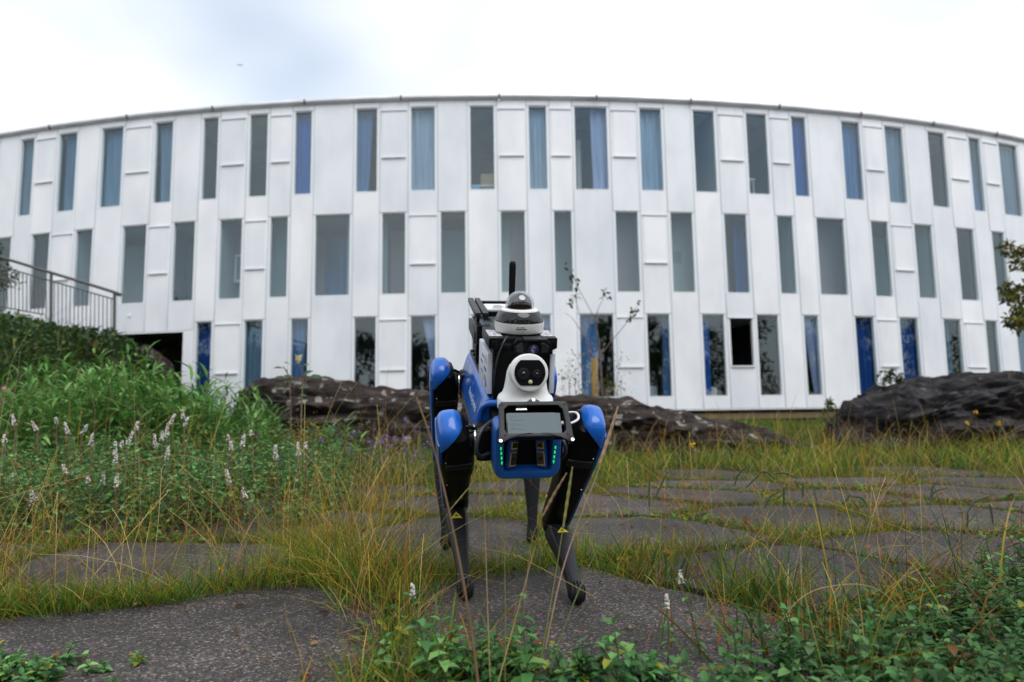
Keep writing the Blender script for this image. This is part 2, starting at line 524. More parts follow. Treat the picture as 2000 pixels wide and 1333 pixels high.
def robot_paint(name, base, rough, metal=0, coat=0.0, spec=.5, var=.12, scale=30):
    m = mat(name, base, rough, metal, spec, coat)
    N, L, b = nodes(m)
    tc = N.new("ShaderNodeTexCoord")
    nz = N.new("ShaderNodeTexNoise"); nz.inputs["Scale"].default_value = scale; nz.inputs["Detail"].default_value = 6
    rg = N.new("ShaderNodeMapRange"); rg.inputs[3].default_value = max(0.02, rough - var); rg.inputs[4].default_value = rough + var
    L.new(tc.outputs["Object"], nz.inputs["Vector"]); L.new(nz.outputs["Fac"], rg.inputs[0]); L.new(rg.outputs[0], b.inputs["Roughness"])
    return m


M['blue'] = robot_paint('blue_robot_shell', (.010, .12, .50), .22, coat=.25, spec=.4)
add_noise(M['blue'], (.007, .095, .42), (.011, .125, .52), 14, 8, .35, .6)
M['blue_dark'] = robot_paint('blue_robot_face', (.010, .085, .33), .42, var=.05)
M['black'] = robot_paint('black_plastic', (.0040, .0040, .0048), .42, spec=.16)
M['black_gloss'] = robot_paint('black_gloss', (.006, .006, .008), .10, var=.04)
M['grey_dark'] = robot_paint('dark_anodised', (.014, .0145, .018), .42, spec=.28)
M['shank'] = robot_paint('lower_leg_carbon', (.013, .014, .018), .48, spec=.28)
M['rubber'] = robot_paint('foot_rubber', (.008, .008, .009), .7, spec=.2)
M['white'] = robot_paint('white_camera_housing', (.74, .75, .73), .42, var=.06)
M['plate'] = robot_paint('white_payload_plate', (.66, .68, .76), .35, var=.06)
M['steel'] = robot_paint('bright_steel', (.65, .65, .66), .25, 1.0)
M['orange'] = mat('orange_bezel', (.80, .42, .03), .45)
M['yellow'] = mat('yellow_warning', (.62, .55, .03), .5)
M['led'] = mat('green_led', (.0, .4, .1), .3, emit=(.02, 1, .22), estr=.55)
M['screen'] = mat('handset_screen', (.015, .025, .03), .10, 0, .25, emit=(.15, .29, .35), estr=.20)
M['screen_line'] = mat('screen_print', (.02, .05, .06), .4)
M['lens_purple'] = mat('coated_lens', (.03, .02, .12), .05, 0, .8, coat=1)
M['lens'] = mat('lens_glass', (.008, .008, .010), .05, 0, .8, coat=1)
M['amber'] = mat('amber_lens', (.55, .52, .30), .15)
M['cable_grey'] = mat('grey_cable', (.022, .027, .032), .45)
M['cable_white'] = mat('white_cable', (.75, .75, .74), .4)
M['red'] = mat('red_print', (.50, .02, .04), .5)
M['print_dark'] = mat('dark_print', (.06, .06, .08), .6)
M['print_blue'] = mat('blue_print', (.03, .16, .45), .5)
M['print_white'] = mat('white_print', (.75, .78, .82), .5)
M['label_grey'] = mat('speckled_label', (.4, .4, .42), .5)
add_noise(M['label_grey'], (.08, .08, .09), (.6, .6, .62), 160, 2, .42, .52)
M['dome'] = bpy.data.materials.new('clear_dome')
M['dome'].use_nodes = True
N, L = M['dome'].node_tree.nodes, M['dome'].node_tree.links
N.remove(N["Principled BSDF"])
tr = N.new("ShaderNodeBsdfTransparent"); tr.inputs["Color"].default_value = (.80, .81, .84, 1)
gl = N.new("ShaderNodeBsdfGlossy"); gl.inputs["Roughness"].default_value = .01
fr = N.new("ShaderNodeLayerWeight"); fr.inputs["Blend"].default_value = .5
pw = N.new("ShaderNodeMath"); pw.operation = 'POWER'; pw.inputs[1].default_value = 3.5
mr = N.new("ShaderNodeMapRange"); mr.inputs[3].default_value = .14; mr.inputs[4].default_value = 1.0
ms = N.new("ShaderNodeMixShader")
L.new(fr.outputs["Facing"], pw.inputs[0]); L.new(pw.outputs[0], mr.inputs[0])
L.new(mr.outputs[0], ms.inputs[0]); L.new(tr.outputs[0], ms.inputs[1]); L.new(gl.outputs[0], ms.inputs[2])
L.new(ms.outputs[0], N["Material Output"].inputs["Surface"])

# ------------------------------------------------------------------ terrain
BANK_X = np.array([-400, -30, -11, -9, -8.2, -7.6, -7.15, -6.75, -6.3, -5.6])
BANK_H = np.array([2.9, 2.8, 2.45, 2.12, 1.95, 1.6, 1.05, .45, .10, 0.0])


def gz(x, y):
    x, y = np.asarray(x, float), np.asarray(y, float)
    rise = .33 * sstep(6.0, 16.5, y)
    bank = np.interp(x * 14.0 / np.maximum(y, 14.0), BANK_X, BANK_H) * sstep(6.8, 14.0, y)
    lump = .035 * np.sin(x * 1.7 + y * .6) * np.sin(y * 1.3 - x * .4) * sstep(5.5, 8, y)
    return -.032 + rise + bank + lump


xs = np.unique(np.concatenate([np.linspace(-400, -30, 10), np.linspace(-30, -14, 9), np.linspace(-14, 14, 141), np.linspace(14, 30, 9), np.linspace(30, 400, 10)]))
ys = np.unique(np.concatenate([np.linspace(-400, -30, 8), np.linspace(-30, 0, 11), np.linspace(0, 26, 121), np.linspace(26, 60, 8), np.linspace(60, 400, 8)]))
gx, gy = np.meshgrid(xs, ys)
V = np.stack([gx, gy, gz(gx, gy)], -1).reshape(-1, 3)
nx, ny = len(xs), len(ys)
i, j = np.meshgrid(np.arange(nx - 1), np.arange(ny - 1))
a = (j * nx + i).ravel()
ground = np_mesh('ground', V, [np.stack([a, a + 1, a + nx + 1, a + nx], -1)], M['soil'], smooth=True, origin=(0, 0, 0))
tag(ground, kind='structure')

# ------------------------------------------------------------------ paving slabs
SLAB_PX = [
    [(-260, 1345), (-120, 1215), (80, 1195), (330, 1184), (560, 1180), (700, 1188), (752, 1235), (768, 1290), (760, 1420), (-200, 1470)],
    [(-40, 1150), (60, 1082), (190, 1052), (380, 1044), (520, 1050), (590, 1085), (575, 1135), (470, 1152), (240, 1158), (60, 1166)],
    [(655, 1080), (690, 1030), (790, 1018), (900, 1022), (1040, 1030), (1075, 1052), (1020, 1082), (880, 1092), (730, 1096)],
    [(870, 1180), (920, 1130), (1010, 1122), (1180, 1122), (1330, 1150), (1440, 1185), (1500, 1240), (1480, 1340), (1400, 1440), (950, 1440), (880, 1280)],
    [(1320, 1085), (1390, 1066), (1500, 1066), (1640, 1085), (1760, 1112), (1800, 1150), (1740, 1182), (1600, 1186), (1470, 1160), (1370, 1125)],
    [(1680, 1072), (1720, 1042), (1850, 1034), (2010, 1048), (2120, 1075), (2080, 1120), (1900, 1118), (1760, 1098)],
    [(715, 985), (745, 958), (850, 952), (980, 955), (1050, 968), (1060, 995), (960, 1006), (800, 1006)],
    [(1085, 985), (1120, 968), (1220, 965), (1310, 972), (1335, 990), (1290, 1008), (1180, 1012), (1110, 1006)],
    [(1130, 1040), (1170, 1012), (1290, 1018), (1370, 1030), (1400, 1050), (1340, 1068), (1200, 1066)],
    [(1395, 1005), (1440, 988), (1560, 985), (1640, 998), (1660, 1022), (1600, 1036), (1470, 1034), (1415, 1025)],
    [(1240, 946), (1300, 936), (1450, 934), (1570, 940), (1600, 950), (1540, 960), (1380, 962), (1270, 958)],
    [(1680, 1008), (1740, 990), (1880, 988), (2010, 1000), (2060, 1020), (1960, 1034), (1780, 1030)],
    [(1640, 958), (1700, 948), (1860, 946), (1990, 952), (2030, 966), (1900, 976), (1720, 974)],
    [(1840, 1215), (1900, 1150), (2080, 1140), (2250, 1180), (2300, 1290), (2150, 1390), (1900, 1330)],
    [(770, 938), (810, 925), (900, 922), (980, 926), (1000, 938), (920, 946), (820, 947)],
    [(-420, 1100), (-330, 1060), (-180, 1048), (-90, 1070), (-110, 1120), (-250, 1150), (-380, 1140)],
]
slab_polys = []
pavement = new_obj('pavement', None, None, (0, 3, 0))
tag(pavement, kind='structure')
seeds = [np.array([on_ground(*p)[:2] for p in px]).mean(0) for px in SLAB_PX]
n_named = len(seeds)
for gy_ in np.arange(.6, 7.0, .82):
    for gx_ in np.arange(-6.4, 7.4, .98):
        p = np.array([gx_ + rng.uniform(-.28, .28) + (.4 if int(gy_ * 10) % 2 else 0), gy_ + rng.uniform(-.16, .16)])
        if min(np.linalg.norm((p - q) * np.array([1, 1.15])) for q in seeds) > .72: seeds.append(p)
for k, c0_ in enumerate(seeds):
    if not (.9 < c0_[1] < 6.35 and abs(c0_[0]) < .85 * c0_[1] + 1.0): continue
    P = [c0_ + np.array(d_) for d_ in ((-1.15, -.8), (1.15, -.8), (1.15, .8), (-1.15, .8))]
    for q in seeds:
        dv = q - c0_
        dl = np.linalg.norm(dv)
        if dl < 1e-6 or dl > 3.2: continue
        dv /= dl
        lim = dl / 2 - rng.uniform(.022, .052) - .010 * max(0, c0_[1] - 3)
        out_ = []
        for i_ in range(len(P)):                           # clip by the half-plane shared with this neighbour
            A_, B_ = P[i_], P[(i_ + 1) % len(P)]
            da, db = (A_ - c0_) @ dv - lim, (B_ - c0_) @ dv - lim
            if da <= 0: out_.append(A_)
            if da * db < 0: out_.append(A_ + (B_ - A_) * (da / (da - db)))
        P = out_
        if len(P) < 3: break
    if len(P) < 3: continue
    P = np.array(P)
    for f_ in (.11, .24):                                    # round the corners
        Q = np.roll(P, -1, 0)
        P = np.stack([P * (1 - f_) + Q * f_, P * f_ + Q * (1 - f_)], 1).reshape(-1, 2)
    Q = np.roll(P, -1, 0)
    P = np.stack([P + (Q - P) * f_ for f_ in (0, .2, .4, .6, .8)], 1).reshape(-1, 2)
    c = P.mean(0)
    ang = np.arctan2(P[:, 1] - c[1], P[:, 0] - c[0])
    P = c + (P - c) * (1.0 + .012 * np.sin(ang * 7 + k) + .010 * np.sin(ang * 19 + 2 * k) + .006 * np.sin(ang * 43 + k) + rng.normal(0, .004, len(P)))[:, None]
    slab_polys.append(P)
    n = len(P)
    z0 = rng.uniform(-.004, .003) if k not in (1, 3, 2) else 0.0
    tilt = rng.normal(0, .004, 2) if k > 3 else np.zeros(2)
    rings = [(1.0, -.06), (1.0, -.012), (.985, -.003), (.9, .0), (.55, .001), (.2, .0)]
    V = np.concatenate([np.column_stack([c + (P - c) * s_, z0 + z_ + ((P - c) * s_) @ tilt]) for s_, z_ in rings])
    F = [np.array([(r * n + q, r * n + (q + 1) % n, (r + 1) * n + (q + 1) % n, (r + 1) * n + q) for r in range(len(rings) - 1) for q in range(n)])]
    F.append(np.array([[(len(rings) - 1) * n + q for q in range(n)]]))
    np_mesh('paving_slab', V, F, M['slab'], pavement, smooth=True, sharp=40)


def in_poly(x, y, P):
    x1, y1 = P[:, 0], P[:, 1]
    x2, y2 = np.roll(x1, -1), np.roll(y1, -1)
    r = np.zeros(len(x), bool)
    for k in range(len(P)):
        if y1[k] == y2[k]: continue
        c = ((y1[k] > y) != (y2[k] > y)) & (x < (x2[k] - x1[k]) * (y - y1[k]) / (y2[k] - y1[k]) + x1[k])
        r ^= c
    return r


def on_slab(x, y, shrink=1.0):
    r = np.zeros(len(x), bool)
    for P in slab_polys:
        c = P.mean(0)
        r |= in_poly(x, y, c + (P - c) * shrink)
    return r


# ------------------------------------------------------------------ the curved building
BCX, BCY, BR = -1.60, 19.0 + 51.69, 51.69


def fp(a, r, z):
    return np.array([BCX + r * math.sin(a), BCY - r * math.cos(a), z])


def facade_hit(x, y):
    d = ray(x, y)
    A = d[0] ** 2 + d[1] ** 2
    B = -2 * (d[0] * BCX + d[1] * BCY)
    C = BCX ** 2 + BCY ** 2 - BR ** 2
    t = (-B - math.sqrt(B * B - 4 * A * C)) / (2 * A)
    p = EYE + d * t
    return math.atan2(p[0] - BCX, BCY - p[1]), p[2]


Z_ROOF, Z_EDGE = 9.936, 9.775
Z_T, Z_B, Z_R2, Z_R2B, Z_R3, Z_R3B, Z_BASE = 9.60, 7.06, 6.444, 4.054, 3.442, 1.06, .711
SEAMS = [(29, 410), (64, 380), (105, 385), (146, 420), (187, 410), (237, 420), (292, 410), (336, 410), (387, 400), (426, 400), (479, 395), (524, 400),
         (568, 400), (611, 400), (689, 400), (741, 400), (797, 400), (855, 400), (914, 400), (972, 400), (1030, 400), (1076, 400), (1121, 400), (1196, 400),
         (1250, 395), (1303, 390), (1356, 395), (1408, 395), (1461, 395), (1511, 395), (1551, 395), (1588, 400), (1650, 400), (1695, 410), (1736, 410),
         (1779, 410), (1821, 415), (1861, 415), (1902, 420), (1931, 425), (1961, 425), (2003, 430)]
bnd = [facade_hit(*s)[0] for s in SEAMS]
# bnd[k] is the left edge of column k+1; extend past both ends of the frame
EXTRA_L, EXTRA_R = 4, 5
for k in range(1 + EXTRA_L): bnd.insert(0, bnd[0] - .0150)
for k in range(EXTRA_R): bnd.append(bnd[-1] + .0145)
FIRST = -EXTRA_L                                            # column number of the first strip
cols = [(FIRST + k, bnd[k], bnd[k + 1]) for k in range(len(bnd) - 1)]

BLDG = thing('curved_building', 'long curved white three-storey building with staggered narrow windows', 'building', (0, 19.2, .45))
PG = .011 / BR * 1.0


def wbox(g, a0, a1, z0, z1, r0, r1):
    """box on the curved wall, r1 outer radius"""
    vs = [fp(a, r, z) for a in (a0, a1) for r in (r0, r1) for z in (z0, z1)]
    return g.add(vs, [(0, 1, 3, 2), (4, 6, 7, 5), (0, 4, 5, 1), (2, 3, 7, 6), (0, 2, 6, 4), (1, 5, 7, 3)])


def panel(a0, a1, z0, z1):
    wbox(G(), a0 + PG, a1 - PG, z0 + .006, z1 - .006, BR - .06, BR).build('cladding_panel', M['clad'], BLDG, bevel=.006, segs=1)


def window(a0, a1, z0, z1, glass=True):
    w = (a1 - a0)
    m = min(.085 / BR, w * .13)
    g = G()
    wbox(g, a0 + PG, a0 + m, z0, z1, BR - .13, BR - .012)
    wbox(g, a1 - m, a1 - PG, z0, z1, BR - .13, BR - .012)
    wbox(g, a0 + m, a1 - m, z1 - .025, z1, BR - .13, BR - .030)
    wbox(g, a0 + m, a1 - m, z0, z0 + .03, BR - .13, BR - .004)
    f = g.build('window', M['frame'], BLDG)
    if glass:
        wbox(G(), a0 + m, a1 - m, z0 + .03, z1 - .025, BR - .086, BR - .078).build('pane', M['glass'], f)
    return f


def hatch(a0, a1, z1, opened=False):
    """shutter hatch: leaf with a bar above and a sill bar below"""
    w = a1 - a0
    b0, b1 = a0 + w * .10, a1 - w * .10
    zt, zb = z1 - .13, z1 - 1.50
    g = G()
    if not opened:
        wbox(g, b0, b1, zb, zt, BR + .002, BR + .014)
    else:
        wbox(g, b0 - w * .04, b0, zb, zt, BR - .10, BR + .012)
        wbox(g, b1, b1 + w * .04, zb, zt, BR - .10, BR + .012)
    h = g.build('hatch', M['clad'] if not opened else M['frame'], BLDG)
    wbox(G(), b0 - w * .05, b1 + w * .05, zt + .006, zt + .030, BR + .001, BR + .040).build('hatch_top_bar', M['sill'], h)
    s = wbox(G(), b0 - w * .02, b1 + w * .02, zb - .042, zb - .004, BR + .001, BR + .050).build('hatch_sill', M['frame'], h)
    return h


A_OPEN = facade_hit(355, 700)[0]
Z_LEFT = facade_hit(300, 648)[1]
HATCH_TOP = {2, 6, 10, 12, 16, 20, 22, 24, 28, 30, 34, 38, 40, 44, -2}
HATCH_MID = {3, 7, 11, 17, 25, 35, 43, -1}
HATCH_LOW = {10, 16, 24, 28, 34, 38, 44}
WINS = {}
for c, a0, a1 in cols:
    bot = Z_LEFT if c <= 8 else Z_BASE
    if c % 2:                                               # windows on the upper and the ground floor
        panel(a0, a1, Z_T, Z_EDGE)
        window(a0, a1, Z_B, Z_T); WINS[(0, c)] = (a0, a1, Z_B, Z_T)
        if c in HATCH_MID: hatch(a0, a1, Z_R2)
        if c <= 8:
            panel(a0, a1, bot, Z_B)
        else:
            panel(a0, a1, Z_R3, Z_B)
            window(a0, a1, Z_R3B, Z_R3); WINS[(2, c)] = (a0, a1, Z_R3B, Z_R3)
            panel(a0, a1, Z_BASE, Z_R3B)
    else:
        panel(a0, a1, Z_R2, Z_EDGE)
        if c in HATCH_TOP: hatch(a0, a1, Z_T)
        window(a0, a1, Z_R2B, Z_R2); WINS[(1, c)] = (a0, a1, Z_R2B, Z_R2)
        if c == 28:                                         # the opened hatch: a dark hole
            zt, zb = Z_R3 - .03 - .10, Z_R3 - .03 - 1.50
            w = a1 - a0
            panel(a0, a1, Z_R3 - .13, Z_R2B)
            panel(a0, a0 + w * .10, Z_R3 - 1.50, Z_R3 - .13); panel(a1 - w * .10, a1, Z_R3 - 1.50, Z_R3 - .13)
            panel(a0, a1, Z_BASE, Z_R3 - 1.50)
            hatch(a0, a1, Z_R3, True)
        else:
            panel(a0, a1, bot, Z_R2B)
            if c in HATCH_LOW: hatch(a0, a1, Z_R3)
        if c == 8:
            panel(A_OPEN, a1, Z_BASE, Z_LEFT)
for k, a in enumerate(bnd):                                 # vertical joint strips, set back in the gaps
    z0 = Z_LEFT if FIRST + k <= 8 else Z_BASE
    wbox(G(), a - .016 / BR, a + .016 / BR, z0, Z_EDGE, BR - .075, BR - .016).build('joint_strip', M['trim'], BLDG)
# roof edge: rounded metal pieces with dark joint clips
step = 2.85 / BR
a = bnd[0] - .01
while a < bnd[-1]:
    secs = []
    for t in np.linspace(a + .0004, a + step - .0004, 7):
        secs.append([fp(t, r, z) for r, z in ((BR - .5, Z_EDGE), (BR + .04, Z_EDGE), (BR + .10, Z_EDGE + .03), (BR + .125, Z_EDGE + .075), (BR + .10, Z_ROOF - .02), (BR + .03, Z_ROOF), (BR - .5, Z_ROOF + .03))])
    e = G().loft(secs).build('roof_edge', M['roof'], BLDG, smooth=True, sharp=50)
    g = G(); wbox(g, a - .0005, a + .0005, Z_EDGE - .01, Z_ROOF - .04, BR + .06, BR + .132); g.build('joint_clip', M['rail_dark'], e)
    a += step
# base rail and plinth beam under the cladding
aB0, aB1 = A_OPEN, bnd[-1]
for z0, z1, r0, r1, nm, mt in ((Z_BASE - .035, Z_BASE - .003, BR - .10, BR + .012, 'base_rail', 'frame'), (Z_BASE - .30, Z_BASE - .13, BR - .30, BR - .10, 'plinth_beam', 'beam'),
                               (Z_BASE - .5, Z_BASE + .05, BR - .8, BR - .5, 'plinth', 'dark')):
    G().loft([[fp(t, r, z) for r, z in ((r0, z0), (r1, z0), (r1, z1), (r0, z1))] for t in np.linspace(aB0, aB1, 40)]).build(nm, M[mt], BLDG)
G().loft([[fp(t, r, z) for r, z in ((BR - .12, Z_LEFT - .05), (BR + .01, Z_LEFT - .05), (BR + .01, Z_LEFT - .002), (BR - .12, Z_LEFT - .002))] for t in np.linspace(bnd[0], A_OPEN, 14)]).build('base_rail', M['frame'], BLDG)
# rooms: floors, ceilings, back wall, roof
AS = np.linspace(bnd[0], bnd[-1], 70)


def ring(name, r0, r1, z0, z1, mt, aa=AS):
    return G().loft([[fp(t, r, z) for r, z in ((r0, z0), (r1, z0), (r1, z1), (r0, z1))] for t in aa]).build(name, M[mt], BLDG)


ring('roof', BR - 8, BR - .5, Z_ROOF - .25, Z_ROOF + .02, 'roof')
ring('floor_slab', BR - 6, BR - .14, Z_R2 + .16, Z_B - .06, 'ceil')
ring('floor_slab', BR - 6, BR - .14, Z_R3 + .12, Z_R2B - .06, 'ceil')
aG = np.linspace(A_OPEN, bnd[-1], 60)
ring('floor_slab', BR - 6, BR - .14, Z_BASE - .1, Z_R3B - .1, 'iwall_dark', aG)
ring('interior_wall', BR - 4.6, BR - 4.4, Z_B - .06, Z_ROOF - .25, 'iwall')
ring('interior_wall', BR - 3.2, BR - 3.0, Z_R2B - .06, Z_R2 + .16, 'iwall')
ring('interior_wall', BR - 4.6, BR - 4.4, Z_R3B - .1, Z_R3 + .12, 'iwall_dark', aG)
wbox(G(), A_OPEN - .001, A_OPEN + .004, Z_BASE - .6, Z_LEFT + .35, BR - 7.1, BR - .1).build('interior_wall', M['dark'], BLDG)
ring('interior_wall', BR - 6.05, BR - 5.8, -.2, Z_R2B, 'dark', np.linspace(bnd[0], A_OPEN + .004, 12))
for c, a0, a1 in cols:
    if c % 4 == 0:
        wbox(G(), a0 - .0006, a0 + .0006, Z_B - .06, Z_ROOF - .25, BR - 4.4, BR - .16).build('partition', M['iwall'], BLDG)
    if c % 3 == 0:
        wbox(G(), a1 - .0006, a1 + .0006, Z_R2B - .06, Z_R2 + .16, BR - 3.0, BR - .16).build('partition', M['iwall'], BLDG)
    if c % 4 == 2 and c > 9:
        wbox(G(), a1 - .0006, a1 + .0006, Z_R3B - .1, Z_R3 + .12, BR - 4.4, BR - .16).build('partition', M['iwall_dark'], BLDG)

# panels standing behind the middle-floor panes (pinboards, doors, wall returns)
MID = {2: [('iwall_dark', 0, 1, .5)], 4: [('pan_mauve', 0, .4, .6), ('pan_pale', .4, 1, 1.2)], 6: [('pan_mauve', 0, 1, 1.6)], 8: [('pan_pale', .55, 1, .6), ('cur_grey', 0, .55, 1.4)],
       10: [('pan_pale', .0, .62, 1.0), ('pan_mauve', .62, .76, .9), ('pan_pale', .76, 1, .8)], 12: [('pan_teal', 0, .4, .5), ('pan_mauve', .4, 1, 1.0)],
       14: [('cur_pale', .74, .92, .35), ('cur_blue', 0, .74, 1.3)], 16: [('pan_teal', 0, .14, .4), ('pan_mauve', .14, 1, .8)], 18: [('pan_teal', 0, 1, .9)], 20: [('pan_pale', 0, .46, .6), ('pan_mauve', .46, 1, .5)],
       22: [('pan_teal', 0, 1, .6)], 24: [('pan_mauve', 0, 1, .45)], 26: [('pan_pale', 0, 1, .6)], 28: [('cur_pale', 0, .8, .9), ('cur_deep', .8, 1, .5)], 30: [('cur_grey', 0, 1, .8)],
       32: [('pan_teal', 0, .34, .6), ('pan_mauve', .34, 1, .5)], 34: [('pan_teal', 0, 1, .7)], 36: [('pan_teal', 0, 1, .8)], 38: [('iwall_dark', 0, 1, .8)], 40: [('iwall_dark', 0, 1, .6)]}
for c, items in MID.items():
    a0, a1, z0, z1 = WINS[(1, c)]
    for mt, f0, f1, dep in items:
        w = a1 - a0
        wbox(G(), a0 + w * f0 - (.012 if f0 == 0 else 0), a0 + w * f1 + (.012 if f1 == 1 else 0), z0 - .05, z1 + (.02 if dep < .7 else -.25), BR - .2 - dep, BR - .17 - dep).build('interior_panel', M[mt], BLDG)

# curtains: pleated sheets hanging behind the panes
ROWNAME = {0: 'upper', 1: 'middle', 2: 'ground'}
ORD = {n: w for n, w in enumerate('zeroth first second third fourth fifth sixth seventh eighth ninth tenth eleventh twelfth thirteenth fourteenth fifteenth sixteenth seventeenth eighteenth nineteenth twentieth twenty-first twenty-second twenty-third twenty-fourth twenty-fifth twenty-sixth twenty-seventh twenty-eighth twenty-ninth thirtieth thirty-first thirty-second thirty-third thirty-fourth thirty-fifth thirty-sixth'.split())}


def curtain(row, c, mt, top, botm=None, word='blue'):
    a0, a1, z0, z1 = WINS[(row, c)]
    w = a1 - a0
    botm = botm or top
    n = 40
    ph = rng.uniform(0, 6)
    zs_ = np.linspace(z0 + .05, z1 - .03, 9)
    V, F = [], []
    for k, z in enumerate(zs_):
        t = (z - zs_[0]) / (zs_[-1] - zs_[0])
        e0, e1 = (botm[0] * (1 - t) + top[0] * t), (botm[1] * (1 - t) + top[1] * t)
        for q in range(n):
            s = q / (n - 1)
            a = a0 + w * (e0 + (e1 - e0) * s)
            r = BR - .24 - (.030 + .012 * math.sin(3 * z + ph)) * math.sin(s * 26 * (top[1] - top[0]) + ph + .4 * math.sin(z * 1.5)) - .018 * math.sin(s * 61 + ph)
            V.append(fp(a, r, z))
    for k in range(len(zs_) - 1):
        for q in range(n - 1):
            F.append((k * n + q, k * n + q + 1, (k + 1) * n + q + 1, (k + 1) * n + q))
    order = len([k for k in WINS if k[0] == row and (k[1] < c) and k[1] >= (1 if row == 0 else 2 if row == 1 else 9)]) + 1
    o = np_mesh('curtain', np.array(V), [np.array(F)], M[mt], smooth=True)
    tag(o, f'{word} curtain behind the {ORD[order]} {ROWNAME[row]}-floor window from the left', 'curtain', 'curtains behind the windows')


for c, mt, top, bt, word in ((1, 'cur_grey', (.05, 1), (.05, .9), 'dim blue-grey'), (3, 'cur_grey', (.1, 1.0), (.15, 1), 'blue-grey'), (5, 'cur_slate', (.0, 1), None, 'dull blue'), (7, 'cur_slate', (.16, 1), (.3, 1), 'soft blue'),
                             (13, 'cur_deep', (0, 1), None, 'strong blue'), (15, 'cur_blue', (0, .66), (0, .5), 'half-drawn blue'), (17, 'cur_pale', (0, 1), None, 'light blue'),
                             (21, 'cur_pale', (0, 1), None, 'pale blue-grey'), (23, 'cur_lav', (.52, 1), (.55, 1), 'half-drawn lavender'), (25, 'cur_pale', (0, 1), None, 'very pale blue'),
                             (31, 'cur_deep', (0, 1), None, 'strong blue'), (33, 'cur_blue', (0, .98), None, 'mid blue'), (35, 'cur_slate', (0, 1), None, 'faded blue'), (39, 'cur_blue', (0, .6), (0, .9), 'slanting blue'),
                             (41, 'cur_grey', (.35, 1), (.5, 1), 'half-drawn blue-grey')):
    curtain(0, c, mt, top, bt, word)
for c, mt, top, bt, word in ((9, 'cur_navy', (.0, .75), None, 'dark blue'), (11, 'cur_grey', (0, 1), None, 'dull blue'), (13, 'cur_blue', (.0, .62), None, 'half-drawn blue'), (17, 'cur_lav', (.42, 1), (.95, 1), 'lavender swept-back'),
                             (19, 'cur_blue', (0, .5), None, 'half-drawn blue'), (21, 'cur_lav', (0, 1), None, 'greyed lavender'), (23, 'cur_blue', (.0, .55), None, 'streaky blue'), (25, 'cur_blue', (.75, 1), (.68, 1), 'narrow blue'),
                             (27, 'cur_deep', (0, .42), (0, .42), 'bright blue gathered'), (31, 'cur_lav', (.25, 1), (.7, 1), 'lavender slanting'), (33, 'cur_navy', (0, 1), None, 'deep blue'), (35, 'cur_navy', (0, .9), None, 'deep blue parted'),
                             (37, 'cur_teal', (0, .66), (0, .62), 'teal-grey'), (39, 'cur_teal', (0, .6), None, 'narrow teal-grey'), (41, 'cur_teal', (0, 1), None, 'dark teal')):
    curtain(2, c, mt, top, bt, word)


# a few things seen inside the rooms
def room_box(name, row, c, f0, f1, z0, z1, depth, dz, mt, label, cat):
    a0, a1, wz0, wz1 = WINS[(row, c)]
    w = a1 - a0
    g = G()
    wbox(g, a0 + w * f0, a0 + w * f1, z0, z1, BR - .2 - depth - dz, BR - .2 - depth)
    tag(g.build(name, M[mt], None, bevel=.01, segs=1), label, cat)


def room_table(row, c, f0, f1, zt, depth, mt, label):
    a0, a1, wz0, wz1 = WINS[(row, c)]
    w = a1 - a0
    p = fp(a0 + w * (f0 + f1) / 2, BR - .5 - depth, wz0 - .06)
    t = thing('table', label, 'table', p)
    wbox(G(), a0 + w * f0, a0 + w * f1, zt - .04, zt, BR - .8 - depth, BR - .2 - depth).build('tabletop', M[mt], t)
    for f in (f0 + .05, f1 - .05):
        for d in (.25, .75):
            q = fp(a0 + w * f, BR - depth - d, 0)
            G().tube([(q[0], q[1], Z_B - .06 if row == 0 else wz0 - .1), (q[0], q[1], zt - .04)], .022, 6).build('leg', M['frame'], t)


room_table(0, 9, .25, 1.2, Z_B + .62, .5, 'box_white', 'white table inside the fifth upper-floor window from the left')
room_table(0, 29, -.1, .75, Z_B + .72, .4, 'box_white', 'pale table inside the blue-lit upper-floor window')
room_table(0, 19, .1, 1.1, Z_B + .36, .4, 'box_white', 'low white table with boxes behind an upper-floor window')
room_box('cardboard_box', 0, 19, .42, .98, Z_B + .36, Z_B + .72, .45, .35, 'box_tan', 'tan cardboard box on the low table behind glass', 'box')
room_box('storage_bin', 0, 19, .12, .38, Z_B + .02, Z_B + .25, .15, .3, 'box_blue', 'blue plastic bin on the sill beside the cardboard box', 'bin')
room_box('storage_bin', 0, 37, .35, .75, Z_B + .02, Z_B + .22, .15, .3, 'box_blue', 'blue plastic bin behind the grey upper window near the right end', 'bin')
room_box('paper_stack', 0, 11, .62, .85, Z_B - .02, Z_B + .16, .12, .2, 'box_white', 'white box on the sill of the sixth upper-floor window', 'box')
room_box('red_case', 0, 11, .25, .5, Z_B - .02, Z_B + .10, .12, .2, 'box_red', 'red case on the sill of the sixth upper-floor window', 'case')
room_box('red_chair_back', 0, 23, .35, .50, Z_B - .02, Z_B + .30, .5, .1, 'box_red', 'red chair back behind the wide upper-floor window', 'chair')
room_box('white_column', 0, 23, .26, .38, Z_B - .06, Z_T - .6, .8, .15, 'box_white', 'white column behind the wide upper-floor window', 'column')
room_box('wooden_door', 2, 13, .64, .98, Z_R3B - .05, Z_R3B + 1.35, .8, .08, 'pan_brown', 'orange-brown wooden door behind the third ground-floor window', 'door')
room_box('worktop', 2, 27, .5, .9, Z_R3B + .02, Z_R3B + .3, .5, .4, 'box_white', 'white printer behind the blue gathered curtain', 'printer')
room_box('worktop', 2, 25, .2, .7, Z_R3B + .02, Z_R3B + .35, .6, .4, 'sill', 'grey appliance low inside a dark ground-floor window', 'appliance')
a0, a1, z0, z1 = WINS[(1, 10)]
w = a1 - a0
